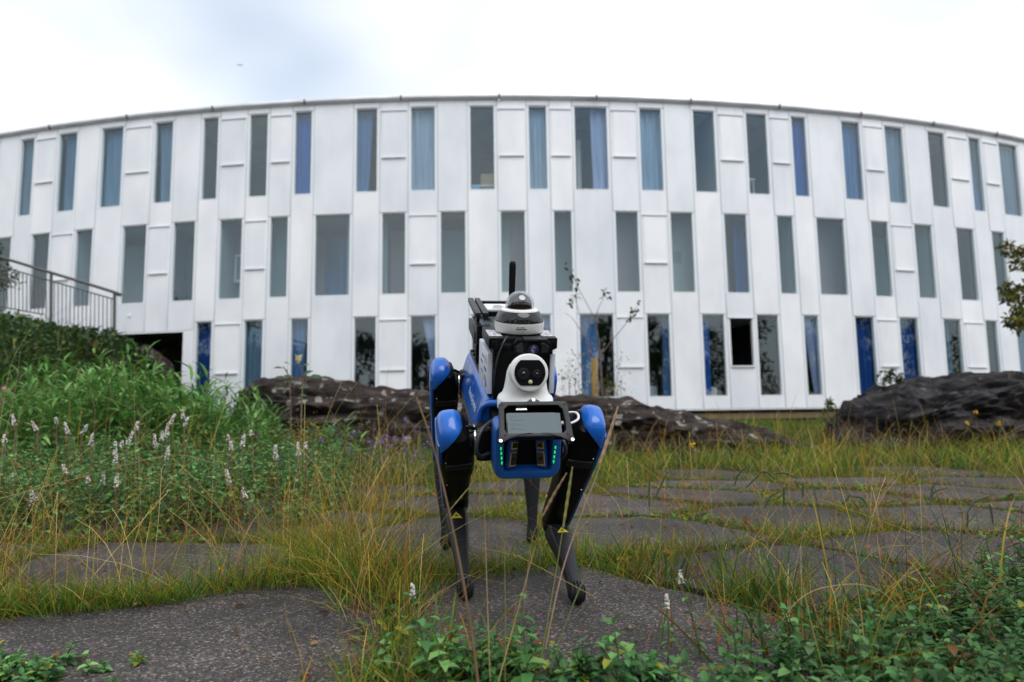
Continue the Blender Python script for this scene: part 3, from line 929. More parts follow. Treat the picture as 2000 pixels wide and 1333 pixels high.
t = thing('framed_picture', 'tall picture in a white frame behind the fifth middle-floor window', 'picture', fp(a0 + w * .3, BR - .9, z0 + .7))
wbox(G(), a0 + w * .08, a0 + w * .44, z0 + .70, z0 + 1.55, BR - .95, BR - .90).build('frame', M['box_white'], t)
wbox(G(), a0 + w * .14, a0 + w * .38, z0 + .77, z0 + 1.48, BR - .899, BR - .89).build('picture_sheet', M['cur_grey'], t)
a0, a1, z0, z1 = WINS[(1, 26)]
w = a1 - a0
wbox(G(), a0 + w * .30, a0 + w * .80, z0 + 1.05, z0 + 1.42, BR - .79, BR - .765).build('notice_board', M['pan_teal'], BLDG)
a, z = facade_hit(253, 617)
wbox(G(), a - .0010, a + .0010, z - .045, z + .045, BR + .002, BR + .02).build('round_sticker', M['box_white'], BLDG, bevel=.04)


# ------------------------------------------------------------------ rocks
def rock(name, label, prof_px, depth, half, mt, seed, n_u=230, n_v=64, rough=.20, overhang=0.0):
    """long outcrop: crest through the given photo points at this depth, half = half thickness front to back"""
    crest = np.array([at(x, y, depth) for x, y in prof_px])
    tx = np.linspace(crest[0, 0], crest[-1, 0], n_u)
    tz = np.interp(tx, crest[:, 0], crest[:, 2])
    V = []
    for u in range(n_u):
        s = u / (n_u - 1)
        taper = min(1.0, (min(s, 1 - s) * 7 + .12)) ** .5
        for v in range(n_v):
            ph = math.pi * v / (n_v - 1)                    # 0 front foot .. pi back foot
            y = depth - math.copysign(abs(math.cos(ph)) ** .75, math.cos(ph)) * half * taper
            base = float(gz(tx[u], y)) - .12
            hgt = max(tz[u] - base, .05) * min(1.0, min(s, 1 - s) * 60 + .02)
            z = base + hgt * math.sin(ph) ** .55
            p = Vector((tx[u], y, z))
            q = Vector((tx[u] * .8, y * .9, z * 3.0 + tx[u] * .25)) + Vector((seed, 0, 0))
            f = mnoise.fractal(q * 1.1, .9, 2.1, 6)
            rg = 1 - abs(mnoise.noise(q * 1.9)) * 2
            d = (f * .9 + rg * .35 + .5 * mnoise.noise(q * 6.0) - .6 * max(0, mnoise.noise(Vector((q.x * .5, q.y, q.z * 2.4))))) * rough * (math.sin(ph) ** .3 + .1) * min(1, min(s, 1 - s) * 25)
            nrm = Vector((0, -math.cos(ph), math.sin(ph) * .45))
            p = p + nrm * d
            p.x += mnoise.noise(q * 1.7 + Vector((9, 3, 1))) * rough * .6
            if overhang: p.y += overhang * (1 - math.sin(ph)) * math.copysign(1, math.cos(ph)) * .5 * taper
            V.append(p)
    F = []
    for u in range(n_u - 1):
        for v in range(n_v - 1):
            F.append((u * n_v + v, (u + 1) * n_v + v, (u + 1) * n_v + v + 1, u * n_v + v + 1))
    o = np_mesh(name, np.array([tuple(p) for p in V]), [np.array(F)], mt, smooth=True, sharp=24)
    tag(o, label, 'rock')
    return o


rock('rock_outcrop', 'long low brown rock with pale lichen spots behind the robot', [(470, 800), (490, 752), (510, 736), (560, 738), (640, 743), (680, 757), (730, 760), (835, 763), (960, 770), (1100, 776), (1180, 779), (1240, 783), (1275, 800), (1330, 812),
      (1400, 826), (1460, 838), (1520, 858), (1590, 880)], 9.6, 1.0, M['rock'], 3.0)
rock('boulder', 'big dark grey layered boulder in front of the right end', [(1640, 862), (1655, 815), (1680, 797), (1716, 774), (1755, 758), (1808, 748), (1900, 741), (2000, 739), (2120, 742), (2250, 758), (2330, 800), (2380, 860)], 10.0, 1.3, M['rock_grey'], 17.0,
     rough=.34)
rock('rubble_rock', 'pale rubble stones in the dark gap under the building', [(250, 700), (268, 682), (290, 676), (310, 690), (330, 712), (345, 735)], 19.6, .5, M['rock'], 31.0, 40, 20, .12)

# ------------------------------------------------------------------ railing on the bank
rl = thing('railing', 'sloping metal railing with thin uprights on the grassy bank', 'railing', at(120, 640, 14.5))
pA, pB = at(-130, 462, 15.2), at(226, 572, 14.2)
qA, qB = at(-130, 482, 15.2), at(226, 586, 14.2)
bA, bB = at(-130, 576, 15.2), at(226, 640, 14.2)
G().tube(curve_pts([pA, pA * .5 + pB * .5, pB * .985 + pA * .015, pB + np.array([.03, 0, -.05])], 8), .032, 8).build('handrail', M['rail_dark'], rl, smooth=True, sharp=60)
G().tube([qA, qB], .016, 6).build('upper_rail', M['rail'], rl)
G().tube([bA + (bB - bA) * 0.0, bA + (bB - bA) * .62], .016, 6).build('lower_rail', M['rail'], rl)
for t in (.10, .665, .995):
    G().tube([pA + (pB - pA) * t + np.array([0, 0, -.03]), bA + (bB - bA) * t + np.array([0, 0, -.25])], .030, 8).build('post', M['rail'], rl, smooth=True, sharp=60)
for k in range(46):
    t = .02 + k * .0213
    if abs(t - .665) < .008: continue
    top = qA + (qB - qA) * t
    bot = bA + (bB - bA) * t
    G().tube([top, bot + np.array([0, 0, -.12 if t > .62 else 0.0])], .0095, 5).build('baluster', M['rail'], rl)

# ------------------------------------------------------------------ the robot dog
R_CF, R_CR = at(1012, 858, 2.12), at(961, 748, 2.78)
R_O = (R_CF + R_CR) / 2
R_X = (R_CF - R_CR); HALF = np.linalg.norm(R_X) / 2; R_X = R_X / np.linalg.norm(R_X)
R_Y = np.cross([0, 0, 1], R_X); R_Y /= np.linalg.norm(R_Y)
R_Z = np.cross(R_X, R_Y)
R_MAT = np.stack([R_X, R_Y, R_Z])


def lw(v):
    return np.asarray(v, float) @ R_MAT + R_O


ROBOT = thing('robot_dog', 'blue and black four-legged robot dog carrying cameras on its back', 'robot', (R_O[0], R_O[1], 0))


def RG(): return G(lw)


def superell(c, u, w, a, b, e=3.0, n=20):
    out = []
    for t in np.linspace(0, 2 * math.pi, n, False):
        cx, sx = math.cos(t), math.sin(t)
        out.append(np.asarray(c) + np.asarray(u) * a * math.copysign(abs(cx) ** (2 / e), cx) + np.asarray(w) * b * math.copysign(abs(sx) ** (2 / e), sx))
    return out


def bsec(x, k=1.0, dz=0.0, top=.113):
    """body cross-section at station x"""
    pts = [(.088, top), (.100, top - .010), (.127, .012), (.128, -.004), (.112, -.072), (.095, -.088)]
    pts = pts + [(-y, z) for y, z in reversed(pts)]
    return [(x, y * k, z + dz) for y, z in pts]


# body
body = RG().loft([bsec(-.47, .72), bsec(-.44, .92), bsec(-.40), bsec(-.1), bsec(.22), bsec(.262), bsec(.285, .97)]).build('body_shell', M['blue'], ROBOT, bevel=.008, segs=3)
g = RG()
for s in (-1, 1):
    g.box((-.06, s * .1305, -.012), (.60, .006, .004))
g.build('side_groove', M['grey_dark'], body)
g = RG()
g.loft([[(.283, y, z) for y, z in ((-.085, .10), (.085, .10), (.085, -.07), (-.085, -.07))], [(.33, y, z) for y, z in ((-.08, .085), (.08, .085), (.08, -.07), (-.08, -.07))], [(.40, y, z) for y, z in ((-.075, .07), (.075, .07), (.075, -.065), (-.075, -.065))]])
g.build('front_chassis', M['black'], ROBOT, bevel=.006)
# arched brow of the shell over the front bay
g = RG()
for s in (-1, 1):
    pts = [(.28, s * .118, .03), (.285, s * .108, .075), (.31, s * .088, .102), (.34, s * .05, .112), (.35, 0, .114)]
    g.tube(curve_pts(pts, 5), .011, 8)
g.build('shell_brow', M['blue'], ROBOT, smooth=True, sharp=60)
g = RG()
for s in (-1, 1):
    g.box((-.07, s * .079, .121), (.66, .018, .016))
rail = g.build('payload_rail', M['grey_dark'], ROBOT, bevel=.003)
g = RG()
for k in range(9):
    for s in (-1, 1):
        g.box((-.36 + k * .075, s * .080, .1315), (.010, .014, .006))
g.build('rail_notch', M['black'], rail)
RG().box((-.08, 0, .118), (.64, .135, .010)).build('top_deck', M['black'], ROBOT, bevel=.002)


def text_mesh(body_txt, size, frame, name, mt, parent, stretch=1.0):
    """flat lettering laid on a surface: frame = origin, right, up (robot-local)"""
    cu = bpy.data.curves.new(name, 'FONT')
    cu.body = body_txt
    cu.size = size
    cu.resolution_u = 2
    ob = bpy.data.objects.new(name, cu)
    me = bpy.data.meshes.new_from_object(ob)
    bpy.data.objects.remove(ob)
    o, r, u = (np.asarray(x, float) for x in frame)
    V = np.array([o + r * v.co.x * stretch + u * v.co.y for v in me.vertices])
    W = lw(V)
    org = W.mean(0)
    me.vertices.foreach_set("co", (W - org).astype(np.float32).ravel())
    me.update()
    me.materials.append(mt)
    return new_obj(name, me, parent, org)


nrm_side = np.array([0, -.102, .027]); nrm_side = nrm_side / np.linalg.norm(nrm_side)
upv = np.array([0, .027, .102]) / np.linalg.norm([.027, .102])
text_mesh("BostonDynamics", .036, (np.array([-.045, -.1195, .042]) + nrm_side * .0016, (1, 0, 0), upv), 'side_lettering', M['print_white'], body, 1.0)
text_mesh("BostonDynamics", .036, (np.array([.215, .1195, .042]) + nrm_side * np.array([1, -1, 1]) * .0016, (-1, 0, 0), upv * np.array([1, -1, 1])), 'side_lettering', M['print_white'], body, 1.0)


def warn_label(c, r, u, n, size, parent):
    """yellow triangle plate with a dark mark; c, r, u, n in world space"""
    g = G()
    g.prism([c - r * size * .55, c + r * size * .55, c + u * size * .85], n * .0015)
    o = g.build('warning_label', M['yellow'], parent)
    g = G()
    cc = c + n * .0017 + u * size * .22
    g.prism([cc - r * size * .18, cc + r * size * .18, cc + r * size * .05 + u * size * .26, cc - r * size * .10 + u * size * .20], n * .0006)
    g.build('warning_mark', M['print_dark'], o)
    return o


# legs
FEET = {('f', -1): on_ground(909, 1172), ('f', 1): on_ground(1127, 1180), ('r', -1): on_ground(872, 1073), ('r', 1): on_ground(1040, 1063)}
L1, L2 = .415, .365
for (fr_, s), F in FEET.items():
    xh = HALF if fr_ == 'f' else -HALF
    Hl = np.array([xh, s * .212 + .004, 0.0])
    H = lw(Hl)
    Fc = np.array([F[0], F[1], .032])
    out = R_Y * s
    d = Fc - H
    D = np.linalg.norm(d)
    l1, l2 = L1, L2
    if D > (l1 + l2) * .985:
        k = D / ((l1 + l2) * .985); l1 *= k; l2 *= k
    e1 = d / D
    e2 = -R_X - e1 * (-R_X @ e1); e2 /= np.linalg.norm(e2)
    aa = (l1 * l1 - l2 * l2 + D * D) / (2 * D)
    K = H + e1 * aa + e2 * math.sqrt(max(l1 * l1 - aa * aa, 1e-4))
    n = np.cross(e1, e2); n /= np.linalg.norm(n)
    if n @ out < 0: n = -n
    t1 = (K - H) / l1
    f1 = np.cross(n, t1); f1 = f1 if f1 @ R_X > 0 else -f1          # towards the robot's nose
    t2 = (Fc - K) / l2
    f2 = np.cross(n, t2); f2 = f2 if f2 @ R_X > 0 else -f2
    # hip drive
    hg = G(lw)
    hg.lathe((xh, s * .098, 0), (0, s, 0), [(.030, 0), (.052, .004), (.054, .03), (.046, .034), (.046, .075), (.03, .08)], 20)
    hip = hg.build('hip_joint', M['black'], ROBOT, smooth=True, sharp=35)
    hg = G(lw)
    hg.lathe((xh, s * .135, 0), (0, s, 0), [(.030, 0), (.0475, .0), (.0475, .004), (.030, .004)], 20)
    for q in range(7):
        an = q * math.tau / 7
        hg.ball((xh + .046 * math.cos(an), s * .150, .046 * math.sin(an)), .0032, 6, 4)
    hg.build('bolt', M['steel'], hip)
    hg = G(lw)
    hg.box((xh + .002, s * .108, -.002), (.105, .05, .10))
    mb = hg.build('hip_motor', M['black'], ROBOT, bevel=.014)
    if fr_ == 'f':
        hg = G(lw); hg.box((xh + .0555, s * .131, .01), (.003, .006, .075)); hg.build('motor_strip', M['steel'], mb)
        c = lw((xh + .05, s * .105, .052)); warn_label(c, -R_Y * s * 1.0, R_X * .2 + R_Z * .98, R_X * .7 + R_Z * .7, .022, mb)
    # thigh
    secs = []
    for sl, wl_, wf in ((-.20, .018, .03), (-.165, .032, .052), (-.10, .040, .060), (.05, .050, .064), (.16, .054, .066), (.30, .053, .064), (.34, .049, .060), (.60, .044, .055), (.82, .042, .050), (.94, .041, .046), (1.0, .038, .040), (1.03, .030, .030)):
        secs.append(superell(H + t1 * l1 * sl - n * (.006 + .011 * (1 - min(1, max(0, (sl - .1) / .45)))), n, f1, wl_, wf, 4.5, 24))
    th = G().loft(secs).build('upper_leg', M['black'], ROBOT, smooth=True, sharp=28)
    # bright facet and fastenings on the motor bulge
    g = G()
    g.box(H + t1 * l1 * .13 + f1 * .062 - n * .018, (.080, .012, .030), (n, f1, t1)); g.build('motor_cover', M['grey_dark'], th, bevel=.005)
    g = G()
    for q in (-.03, .0, .03):
        g.ball(H + f1 * .060 + t1 * (.02 + abs(q) * .3) + n * (q - .01), .0028, 6, 4)
    g.ball(H + t1 * l1 * .42 + f1 * .056 + n * .022, .003, 6, 4)
    g.build('bolt', M['steel'], th)
    # blue cover: rounded cap over the hip and a shell down the outer side
    g = G()
    cap_secs = [superell(H + t1 * l1 * sl - n * .001, n, f1, .0435 * sc, .070 * sc, 3.2, 28) for sl, sc in ((.34, .96), (.15, .99), (-.02, 1.0), (-.10, .985), (-.155, .93), (-.20, .82), (-.232, .66), (-.252, .44), (-.260, .18))]
    bmc = bmesh.new()
    nn = 28
    vv = [[bmc.verts.new(p) for p in sec] for sec in cap_secs]
    for i_ in range(len(vv) - 1):
        for j_ in range(nn): bmc.faces.new((vv[i_][j_], vv[i_][(j_ + 1) % nn], vv[i_ + 1][(j_ + 1) % nn], vv[i_ + 1][j_]))
    bmc.faces.new(vv[0][::-1]); bmc.faces.new(vv[-1])
    mcut = -R_Z * .085 - n * .095
    mcut = mcut / np.linalg.norm(mcut)
    res_ = bmesh.ops.bisect_plane(bmc, geom=bmc.verts[:] + bmc.edges[:] + bmc.faces[:], plane_co=H + R_Z * .024, plane_no=mcut, clear_outer=True)
    bmesh.ops.contextual_create(bmc, geom=[e_ for e_ in res_['geom_cut'] if isinstance(e_, bmesh.types.BMEdge)])
    bmc.verts.index_update()
    g.add([tuple(v_.co) for v_ in bmc.verts], [tuple(v_.index for v_ in f_.verts) for f_ in bmc.faces])
    bmc.free()
    secs = []
    for sl, wl_, wf, off in ((-.14, .009, .052, .033), (.0, .010, .056, .035), (.2, .009, .052, .037), (.5, .008, .043, .0365), (.8, .0075, .037, .0365), (1.0, .007, .032, .035), (1.06, .006, .020, .030)):
        secs.append(superell(H + t1 * l1 * sl + n * off, n, f1, wl_, wf, 3.2, 24))
    g.loft(secs)
    g.build('leg_cover', M['blue'], ROBOT, smooth=True, sharp=40)
    # black bracket between cap and body
    g = G()
    g.tube([H - n * .05 + f1 * .035 - t1 * .02, H - n * .025 + f1 * .055 + t1 * .02], .014, 8)
    g.tube([H - n * .055 - f1 * .03 - t1 * .02, H - n * .03 - f1 * .05 + t1 * .02], .014, 8)
    g.tube(curve_pts([H - n * .075 - t1 * .05, H - n * .05 - t1 * .065, H - n * .035 - t1 * .05], 5), .006, 6)
    g.build('hip_bracket', M['black'], ROBOT, smooth=True, sharp=50)
    # knee and shank
    kg = G()
    kg.lathe(K - n * .031, n, [(.012, 0), (.026, .001), (.029, .006), (.029, .056), (.026, .061), (.012, .062)], 20)
    kg.build('knee_joint', M['black'], ROBOT, smooth=True, sharp=40)
    g = G()
    g.lathe(K + f1 * .049 - t1 * .062 + n * .012, t1, [(.0055, 0), (.0055, .045)], 8)
    g.lathe(K + f1 * .049 - t1 * .055 - n * .012, t1, [(.0045, 0), (.0045, .03)], 8)
    g.build('knee_rod', M['steel'], th)
    secs = []
    for sl, wl_, wf, bow in ((-.03, .026, .030, 0), (.02, .033, .036, 0), (.12, .0375, .038, .002), (.28, .037, .033, .006), (.42, .032, .027, .008), (.62, .0245, .021, .006), (.82, .0195, .019, .002), (.93, .022, .022, 0), (.985, .024, .024, 0)):
        secs.append(superell(K + t2 * l2 * sl + f2 * bow, n, f2, wl_, wf, 5.0, 24))
    sh = G().loft(secs).build('lower_leg', M['shank'], ROBOT, smooth=True, sharp=45)
    if fr_ == 'f':
        c = K + t2 * .112 + f2 * .0400
        warn_label(c, R_Y, -t2, f2, .034, sh)
    g = G()
    g.ball(Fc, (.027, .030, .033), 18, 12, (n, f2, t2))
    ft = g.build('foot', M['rubber'], ROBOT, smooth=True, sharp=60)
    g = G()
    for q in (-.019, -.0095, 0, .0095, .019):
        r = .0315 * math.sqrt(max(.05, 1 - (q / .027) ** 2)) + .0010
        ring_ = [Fc + n * q + (f2 * math.cos(u) + t2 * math.sin(u)) * r for u in np.linspace(-1.1, 2.3, 14)]
        g.tube(ring_, .0022, 5)
    g.build('foot_tread', M['grey_dark'], ft)

# front face
def rrect(x, hw, zb, zt, rb, rt, n=6, cy=.004):
    pts = []
    for (cy_, cz, r, a0) in ((hw - rb, zb + rb, rb, -90), (hw - rt, zt - rt, rt, 0), (-hw + rt, zt - rt, rt, 90), (-hw + rb, zb + rb, rb, 180)):
        for k in range(n + 1):
            t = math.radians(a0 + 90 * k / n)
            pts.append((x, cy + cy_ + r * math.cos(t), cz + r * math.sin(t)))
    return pts


g = RG()
g.loft([rrect(.385, .085, -.056, .090, .03, .02), rrect(.42, .096, -.067, .098, .034, .02), rrect(.495, .0975, -.069, .098, .036, .02), rrect(.507, .093, -.064, .094, .034, .018), rrect(.509, .086, -.056, .090, .03, .016),
        rrect(.508, .071, -.046, .086, .012, .010), rrect(.466, .063, -.036, .082, .010, .010)], cap=False)
face = g.build('front_face', M['blue_dark'], ROBOT, smooth=True, sharp=30)
RG().loft([rrect(.468, .065, -.037, .083, .01, .01), rrect(.44, .06, -.03, .08, .01, .01)]).build('sensor_bay', M['black'], face)
for s in (-1, 1):
    ax = np.array([[1, 0, 0], [0, math.cos(.10 * s), math.sin(.10 * s)], [0, -math.sin(.10 * s), math.cos(.10 * s)]])
    yaw = np.array([[math.cos(.55), -s * math.sin(.55), 0], [s * math.sin(.55), math.cos(.55), 0], [0, 0, 1]])
    ax = ax @ yaw
    c = np.array([.484, .004 + s * .0435, .018])
    st = RG().box(c, (.020, .030, .112), ax).build('camera_strip', M['blue_dark'], face, bevel=.004)
    for zc, hh in ((.040, .018), (.012, .020), (-.028, .040)):
        o_ = c + ax[0] * .0105 + ax[2] * zc
        RG().box(o_, (.002, .022, hh), ax).build('bezel', M['orange'], st)
        RG().box(o_ + ax[0] * .0014 + ax[2] * .0012 + ax[1] * s * -.0008, (.0015, .0195, hh - .0042), ax).build('sensor_window', M['lens'], st)
        RG().lathe(o_ + ax[0] * .002, ax[0], [(.0055, 0), (.0055, .001), (.0035, .001), (.0035, .0005)], 14).build('lens_ring', M['grey_dark'], st)
    for k in range(4):
        RG().box((.5085, .004 + s * .0785 - s * .0012 * k, .028 - k * .0142), (.004, .0042, .0088)).build('status_light', M['led'], face, bevel=.0012)

# cables at the face
def cable(pts, r, mt, name='cable'):
    return RG().tube(curve_pts(pts, 8), r, 8).build(name, M[mt], ROBOT, smooth=True, sharp=80)


cable([(.40, -.088, .075), (.45, -.125, .062), (.47, -.140, .018), (.46, -.128, -.012), (.43, -.098, -.015)], .0062, 'cable_grey')
cable([(.40, .10, .06), (.46, .116, .03), (.46, .124, -.005), (.44, .112, -.03), (.41, .09, -.032)], .0062, 'cable_grey')

# handset in its frame
tc_ = np.array([.578, .004, .138])
tu = np.array([0, 1.0, 0])
tv = np.array([-.63, 0, .777]); tv /= np.linalg.norm(tv)
tn = np.cross(tu, tv)
if tn[0] < 0: tn = -tn


def tp(u, v, w=0.0): return tc_ + tu * u + tv * v + tn * w


outer = [(-.098, -.050), (-.104, -.064), (-.092, -.070), (-.080, -.062), (-.070, -.052), (.070, -.052), (.082, -.062), (.096, -.070), (.108, -.064), (.103, -.048), (.097, .040), (.092, .049), (.022, .049), (.010, .057), (-.004, .057), (-.016, .049), (-.086, .049), (-.094, .042)]
inner = [(-.083, -.030), (-.076, -.043), (-.04, -.043), (-.02, -.043), (-.01, -.043), (.02, -.043), (.04, -.043), (.078, -.043), (.086, -.034), (.087, -.01), (.082, .026), (.070, .038), (.03, .038), (.01, .038), (-.004, .038), (-.02, .038), (-.068, .038), (-.080, .028)]
g = RG()
no = len(outer)
vs = [tp(*p, .0) for p in outer] + [tp(*p, .0) for p in inner] + [tp(*p, -.010) for p in outer] + [tp(*p, -.010) for p in inner]
fs = []
for k in range(no):
    q = (k + 1) % no
    fs += [(k, q, no + q, no + k), (2 * no + k, 3 * no + k, 3 * no + q, 2 * no + q), (k, 2 * no + k, 2 * no + q, q), (no + k, no + q, 3 * no + q, 3 * no + k)]
g.add(vs, fs)
fr_o = g.build('handset_frame', M['grey_dark'], ROBOT, bevel=.0015)
g = RG()
box_o = [(-.090, -.050), (.096, -.050), (.090, .044), (-.086, .044)]
box_i = [(-.082, -.043), (.086, -.043), (.081, .038), (-.078, .038)]
vs = [tp(*p, -.0102) for p in box_o] + [tp(*p, -.0102) for p in box_i] + [tp(*p, -.036) for p in box_o] + [tp(*p, -.036) for p in box_i]
fs = []
for k in range(4):
    q = (k + 1) % 4
    fs += [(k, q, 4 + q, 4 + k), (k, 8 + k, 8 + q, q), (4 + k, 4 + q, 12 + q, 12 + k)]
fs += [(8, 9, 10, 11), (12, 13, 14, 15)]
g.add(vs, fs).build('handset_tray', M['black'], fr_o)
RG().box(tp(.003, -.008, -.022), (.156, .066, .009), (tu, tv, tn)).build('handset', M['black_gloss'], fr_o, bevel=.003)
RG().box(tp(.003, -.008, -.0170), (.148, .058, .0006), (tu, tv, tn)).build('screen', M['screen'], fr_o)
g = RG()
for k, (v0, ln, u0) in enumerate(((.012, .018, -.064), (.004, .010, -.064), (.001, .040, -.062), (-.009, .011, -.064), (-.012, .034, -.062), (-.022, .016, -.064), (-.025, .040, -.062))):
    g.box(tp(u0 + ln / 2, v0, -.0164), (ln, .0011, .0003), (tu, tv, tn))
g.box(tp(.070, -.008, -.0164), (.0008, .048, .0003), (tu, tv, tn))
g.build('screen_text', M['screen_line'], fr_o)
RG().box(tp(-.030, .0335, -.014), (.030, .007, .0015), (tu, tv, tn)).build('light_patch', M['steel'], fr_o)
for p in ((-.095, -.0635), (.100, -.0635), (.003, .053)):
    RG().lathe(tp(*p, .0), tn, [(.0045, 0), (.0045, .0018), (.0022, .0020), (.0022, .001)], 12).build('screw', M['steel'], fr_o)
for p in ((-.085, .041), (.089, .041), (-.082, -.047), (.088, -.047)):
    RG().prism([tp(p[0] - .004, p[1] - .003, .0003), tp(p[0] + .004, p[1] - .003, .0003), tp(p[0], p[1] + .004, .0003)], tn * .0004).build('corner_mark', M['black'], fr_o)
RG().box((.54, .004, .10), (.05, .09, .03)).build('handset_bracket', M['black'], ROBOT, bevel=.004)
cable([tp(.082, -.008, -.018), tp(.105, -.010, -.016), tp(.128, .004, -.02), tp(.126, .026, -.03), tp(.095, .034, -.05)], .0035, 'cable_white', 'charging_cable')
RG().tube([tp(.078, -.008, -.018), tp(.100, -.010, -.016)], .0052, 8).build('cable_plug', M['cable_white'], ROBOT, smooth=True)

# bullet-eye turret camera on the front of the deck
tcx, tcy = .405, .008
g = RG()
g.lathe((tcx, tcy, .116), (0, 0, 1), [(.074, 0), (.082, .003), (.083, .030), (.080, .036), (.070, .044), (.064, .060), (.060, .085), (.057, .110), (.050, .128)], 40)
tur = g.build('turret_camera', M['white'], ROBOT, smooth=True, sharp=32)
eyeC = np.array([tcx + .022, tcy, .228])
eyeN = np.array([.97, -.02, .24]); eyeN /= np.linalg.norm(eyeN)
eu = np.cross([0, 0, 1], eyeN); eu /= np.linalg.norm(eu)
ev = np.cross(eyeN, eu)
RG().ball(eyeC, (.0495, .0555, .0555), 32, 20, (eyeN, eu, ev)).build('camera_ball', M['white'], tur, smooth=True, sharp=60)
RG().lathe(eyeC + eyeN * .030, eyeN, [(.0535, 0), (.0545, .010), (.052, .017), (.0465, .019)], 36).build('face_ring', M['white'], tur, smooth=True, sharp=40)
disc = []
for t in np.linspace(0, 2 * math.pi, 48, False):
    u_, v_ = .0445 * math.cos(t), .0445 * math.sin(t)
    v_ = max(-.036, min(.036, v_))
    disc.append(eyeC + eyeN * .0485 + eu * u_ + ev * v_)
RG().prism(disc, eyeN * .003).build('face_plate', M['black_gloss'], tur)
for (u_, v_, r) in ((-.0185, -.003, .0165), (.0200, -.004, .0125)):
    cc = eyeC + eyeN * .0515 + eu * u_ + ev * v_
    lo = RG().lathe(cc, eyeN, [(r, 0), (r, .003), (r * .86, .0035), (r * .80, .001), (r * .62, .0015), (r * .58, .003), (r * .45, .003), (r * .42, .0005)], 28).build('lens_barrel', M['grey_dark'], tur, smooth=True, sharp=30)
    RG().ball(cc + eyeN * .0005, (r * .40, r * .40, r * .22), 16, 8, (eu, ev, eyeN)).build('lens', M['lens'], lo, smooth=True)
RG().ball(eyeC + eyeN * .0515 + eu * .001 + ev * -.0265, (.0062, .0062, .003), 14, 8, (eu, ev, eyeN)).build('spot_light', M['amber'], tur, smooth=True)

# black mast box with the dome camera
MB_Y = .012
g = RG()
g.box((.225, MB_Y, .20), (.16, .176, .17))
mast = g.build('mast_box', M['black'], ROBOT, bevel=.006)
RG().box((.215, MB_Y, .293), (.205, .212, .034)).build('mast_head', M['black'], mast, bevel=.004)
for s in (-1, 1):
    RG().box((.235, MB_Y + s * .082, .3107), (.105, .040, .0012)).build('printed_label', M['label_grey'], mast)
for s in (-1, 1):
    g = RG()
    g.box((.320, MB_Y + s * .088, .288), (.012, .018, .026))
    g.box((.305, MB_Y + s * .085, .268), (.03, .014, .016))
    g.build('mast_lug', M['black'], mast, bevel=.002)
RG().box((.3185, MB_Y - .02, .2905), (.004, .11, .006)).build('mast_ledge', M['grey_dark'], mast)
dc = np.array([.212, .014, .311])
DG = lambda prof, n=44: RG().lathe(dc, (0, 0, 1), prof, n)
dome = DG([(.066, 0), (.074, .004), (.0785, .014), (.0785, .036)]).build('dome_camera', M['white'], ROBOT, smooth=True, sharp=35)
DG([(.0772, .036), (.0775, .0375), (.0772, .039)]).build('seal_ring', M['black'], dome, smooth=True)
DG([(.0775, .0392), (.076, .046), (.0690, .060), (.0620, .068), (.0600, .0695)]).build('dark_band', M['black_gloss'], dome, smooth=True, sharp=30)
DG([(.0602, .0697), (.0585, .0735), (.050, .0765), (.0445, .0765)]).build('collar', M['white'], dome, smooth=True, sharp=35)
prof = [(.0455, .075), (.0455, .085)] + [(.0455 * math.cos(t), .085 + .0455 * math.sin(t)) for t in np.linspace(.1, 1.54, 12)]
RG().lathe(dc, (0, 0, 1), prof, 40, cap=False).build('clear_dome', M['dome'], dome, smooth=True)
prof = [(.0385, .0767), (.0395, .086)] + [(.0395 * math.cos(t), .086 + .0395 * math.sin(t)) for t in np.linspace(.1, 1.54, 10)]
RG().lathe(dc, (0, 0, 1), prof, 32).build('inner_globe', M['black_gloss'], dome, smooth=True)
RG().lathe(dc + np.array([.033, .0, .094]), (1, 0, .15), [(.013, 0), (.013, .006), (.009, .007), (.008, .004)], 20).build('inner_lens', M['lens'], dome, smooth=True)
g = RG()
for (z_, a0_, a1_) in ((.026, -.24, -.14), (.026, -.10, .07), (.0205, -.26, -.02), (.0205, .0, .16)):
    for t in np.arange(a0_, a1_, .020):
        c = dc + np.array([.0788 * math.cos(t), .0788 * math.sin(t), z_])
        g.box(c, (.0006, .0011, .0022 if z_ > .022 else .0034), [(math.cos(t), math.sin(t), 0), (-math.sin(t), math.cos(t), 0), (0, 0, 1)])
g.box(dc + np.array([.0788, 0, .013]), (.0006, .0016, .0016))
g.build('housing_print', M['print_dark'], dome)

# small black camera under the dome
g = RG()
g.loft([[(x, MB_Y + .024 + y, z) for y, z in ((-.058, .270), (-.060, .294), (-.046, .310), (.046, .310), (.060, .294), (.058, .270), (.040, .258), (-.040, .258))] for x in (.315, .338)])
sc = g.build('front_camera', M['black'], ROBOT, bevel=.004)
RG().box((.336, MB_Y + .024, .3115), (.045, .056, .006)).build('camera_hood', M['grey_dark'], sc, bevel=.002)
RG().lathe((.330, MB_Y + .026, .280), (1, 0, .02), [(.0175, 0), (.0165, .014), (.0155, .022), (.0120, .024), (.0115, .018)], 24).build('lens_barrel', M['grey_dark'], sc, smooth=True, sharp=30)
RG().ball((.350, MB_Y + .026, .2804), (.005, .0115, .0115), 16, 10).build('lens', M['lens_purple'], sc, smooth=True)
for s in (-1, 1):
    RG().loft([[(.338, MB_Y + .024 + s * y, z) for y, z in ((.026, .268), (.050, .270), (.052, .288), (.036, .300), (.026, .298))], [(.344, MB_Y + .024 + s * y, z) for y, z in ((.028, .270), (.048, .272), (.050, .286), (.035, .297), (.028, .295))]]).build('sensor_cover', M['grey_dark'], sc)
cable([(.30, -.035, .312), (.328, -.05, .300), (.334, -.066, .26), (.325, -.075, .20), (.30, -.074, .15)], .0028, 'cable_grey', 'thin_cable')

